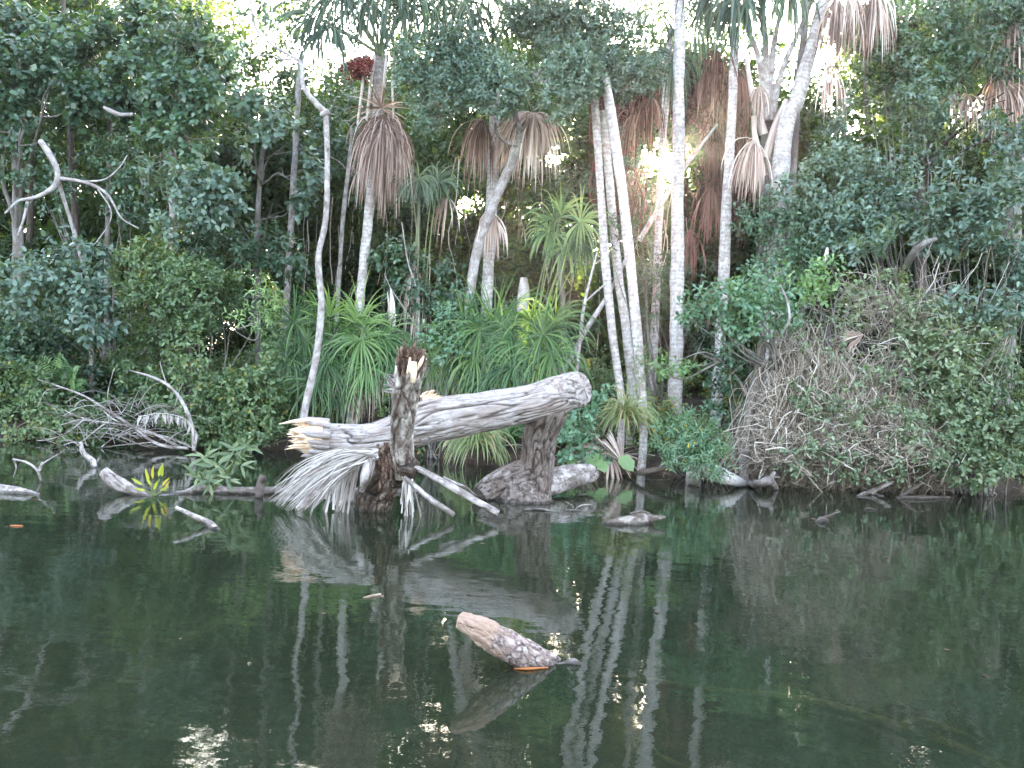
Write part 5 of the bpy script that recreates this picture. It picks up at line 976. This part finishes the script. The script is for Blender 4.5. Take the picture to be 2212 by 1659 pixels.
# near log
root = thing('near_log', 'short cracked pinkish log end sticking out of the near water', 'log', onw(1170, 1440)); y_ = 3.82
g = G(); pts = [(1250, 1490, 4.15), (1172, 1440, 3.95), (1128, 1412, 3.86), (1075, 1383, 3.78), (1030, 1358, 3.72), (1005, 1346, 3.7), (994, 1340, 3.69), (988, 1338, 3.69)]; kr = 1/FPX*3.8
tf = ftint(24, 14, .1)
def nt(rest):
    s = rest[:, 2]; s = s - s.min(); s = s/s.max(); return np.clip(1.15 - np.clip((s-.66-.16*noise(rest*17))*9, 0, 1), 0, 1)
tube(g, [at(*p) for p in pts], [pxr(a, 3.8) for a in (78, 76, 70, 62, 52, 42, 32, 12)], ns=110, n=170, disp=lambda r, th, L: furrow(30, 16, .006, .14)(r, th, L)+.006*fbm(r*np.array([60, 60, 12.])), tintf=nt)
build('body', g, M['near_log'], root)
drift('floating_leaf', 'thin orange-brown leaf floating along the foot of the near log', 'leaf', [onw(1110, 1446, .004), onw(1140, 1448, .007), onw(1184, 1444, .004)], [2, 7, 3], m='orange_leaf', ns=6, n=12)
drift('log_tip', 'small wet log tip breaking the surface right of the near log', 'log', [onw(1190, 1434, 0), onw(1215, 1433, .0), onw(1240, 1434, .008), onw(1262, 1437, -.01)], [3, 6, 16, 5], ns=12, n=20)
drift('floating_bark', 'tiny pale bark chip floating in the dark water in front of the stump', 'bark', [onw(785, 1292, .002), onw(803, 1289, .004), onw(822, 1285, .003)], [3, 6, 5], m='raw_wood', ns=6, n=10)
drift('floating_leaf', 'tiny orange leaf floating alone near the left edge below the floating log', 'leaf', [onw(22, 1136, .002), onw(36, 1137, .004), onw(50, 1137, .002)], [2, 5, 2], m='orange_leaf', ns=6, n=8)
# branches just under the surface
def sunk(label, pts, w): drift('sunken_branch', label, 'sunken branch', [onw(a, b, -.05) for i, (a, b) in enumerate(pts)], w, m='sunk', ns=10, n=70, amp=.2)
sunk('long thin branch lying just under the surface across the lower right water', [(1270, 1432), (1400, 1445), (1520, 1462), (1700, 1482), (1800, 1500), (1920, 1540), (2050, 1582), (2230, 1665)], [9, 12, 13, 18, 22, 26, 28, 30])
sunk('short side branch forking off the long sunken branch at lower right', [(1930, 1545), (1990, 1530), (2060, 1550), (2120, 1575)], [14, 16, 12, 6])
sunk('short sunken branch at the bottom edge right of centre', [(1420, 1600), (1470, 1625), (1540, 1665)], [14, 18, 20])

# bits of leaf and bark drifting on the water
g = G(); n_ = 100; X = rng.random(n_)*9-4.5; Y = 3.2+9*rng.random(n_)**.8; keep = Y < bank(X)-.2; a = rng.random(n_)*6.28
P = np.stack([X, Y, np.full(n_, .003)], -1)[keep]; a = a[keep]
leaves(g, P, np.stack([np.cos(a), np.sin(a), 0*a], -1), np.tile([0, 0, 1.], (len(a), 1)), .012+.035*rng.random(len(a))**2, 'oval')
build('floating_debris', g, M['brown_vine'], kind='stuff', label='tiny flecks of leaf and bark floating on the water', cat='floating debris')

# added haze box, stands in for lens glare round the low sun
bm = [[-60, -6, -3.2], [60, -6, -3.2], [60, 60, -3.2], [-60, 60, -3.2], [-60, -6, 22], [60, -6, 22], [60, 60, 22], [-60, 60, 22]]
m, n, l = mat('haze'); pv = n.new('ShaderNodeVolumePrincipled'); pv.inputs['Color'].default_value = (1, .93, .93, 1); pv.inputs['Density'].default_value = .00055; pv.inputs['Anisotropy'].default_value = .8
l.new(pv.outputs[0], N(n, 'OutputMaterial').inputs['Volume'])
build('haze', G().add(bm, [[0, 3, 2, 1], [4, 5, 6, 7], [0, 1, 5, 4], [1, 2, 6, 5], [2, 3, 7, 6], [3, 0, 4, 7]]), m, kind='stuff', smooth=False, label='thin added haze imitating lens glare round the low sun', cat='haze')
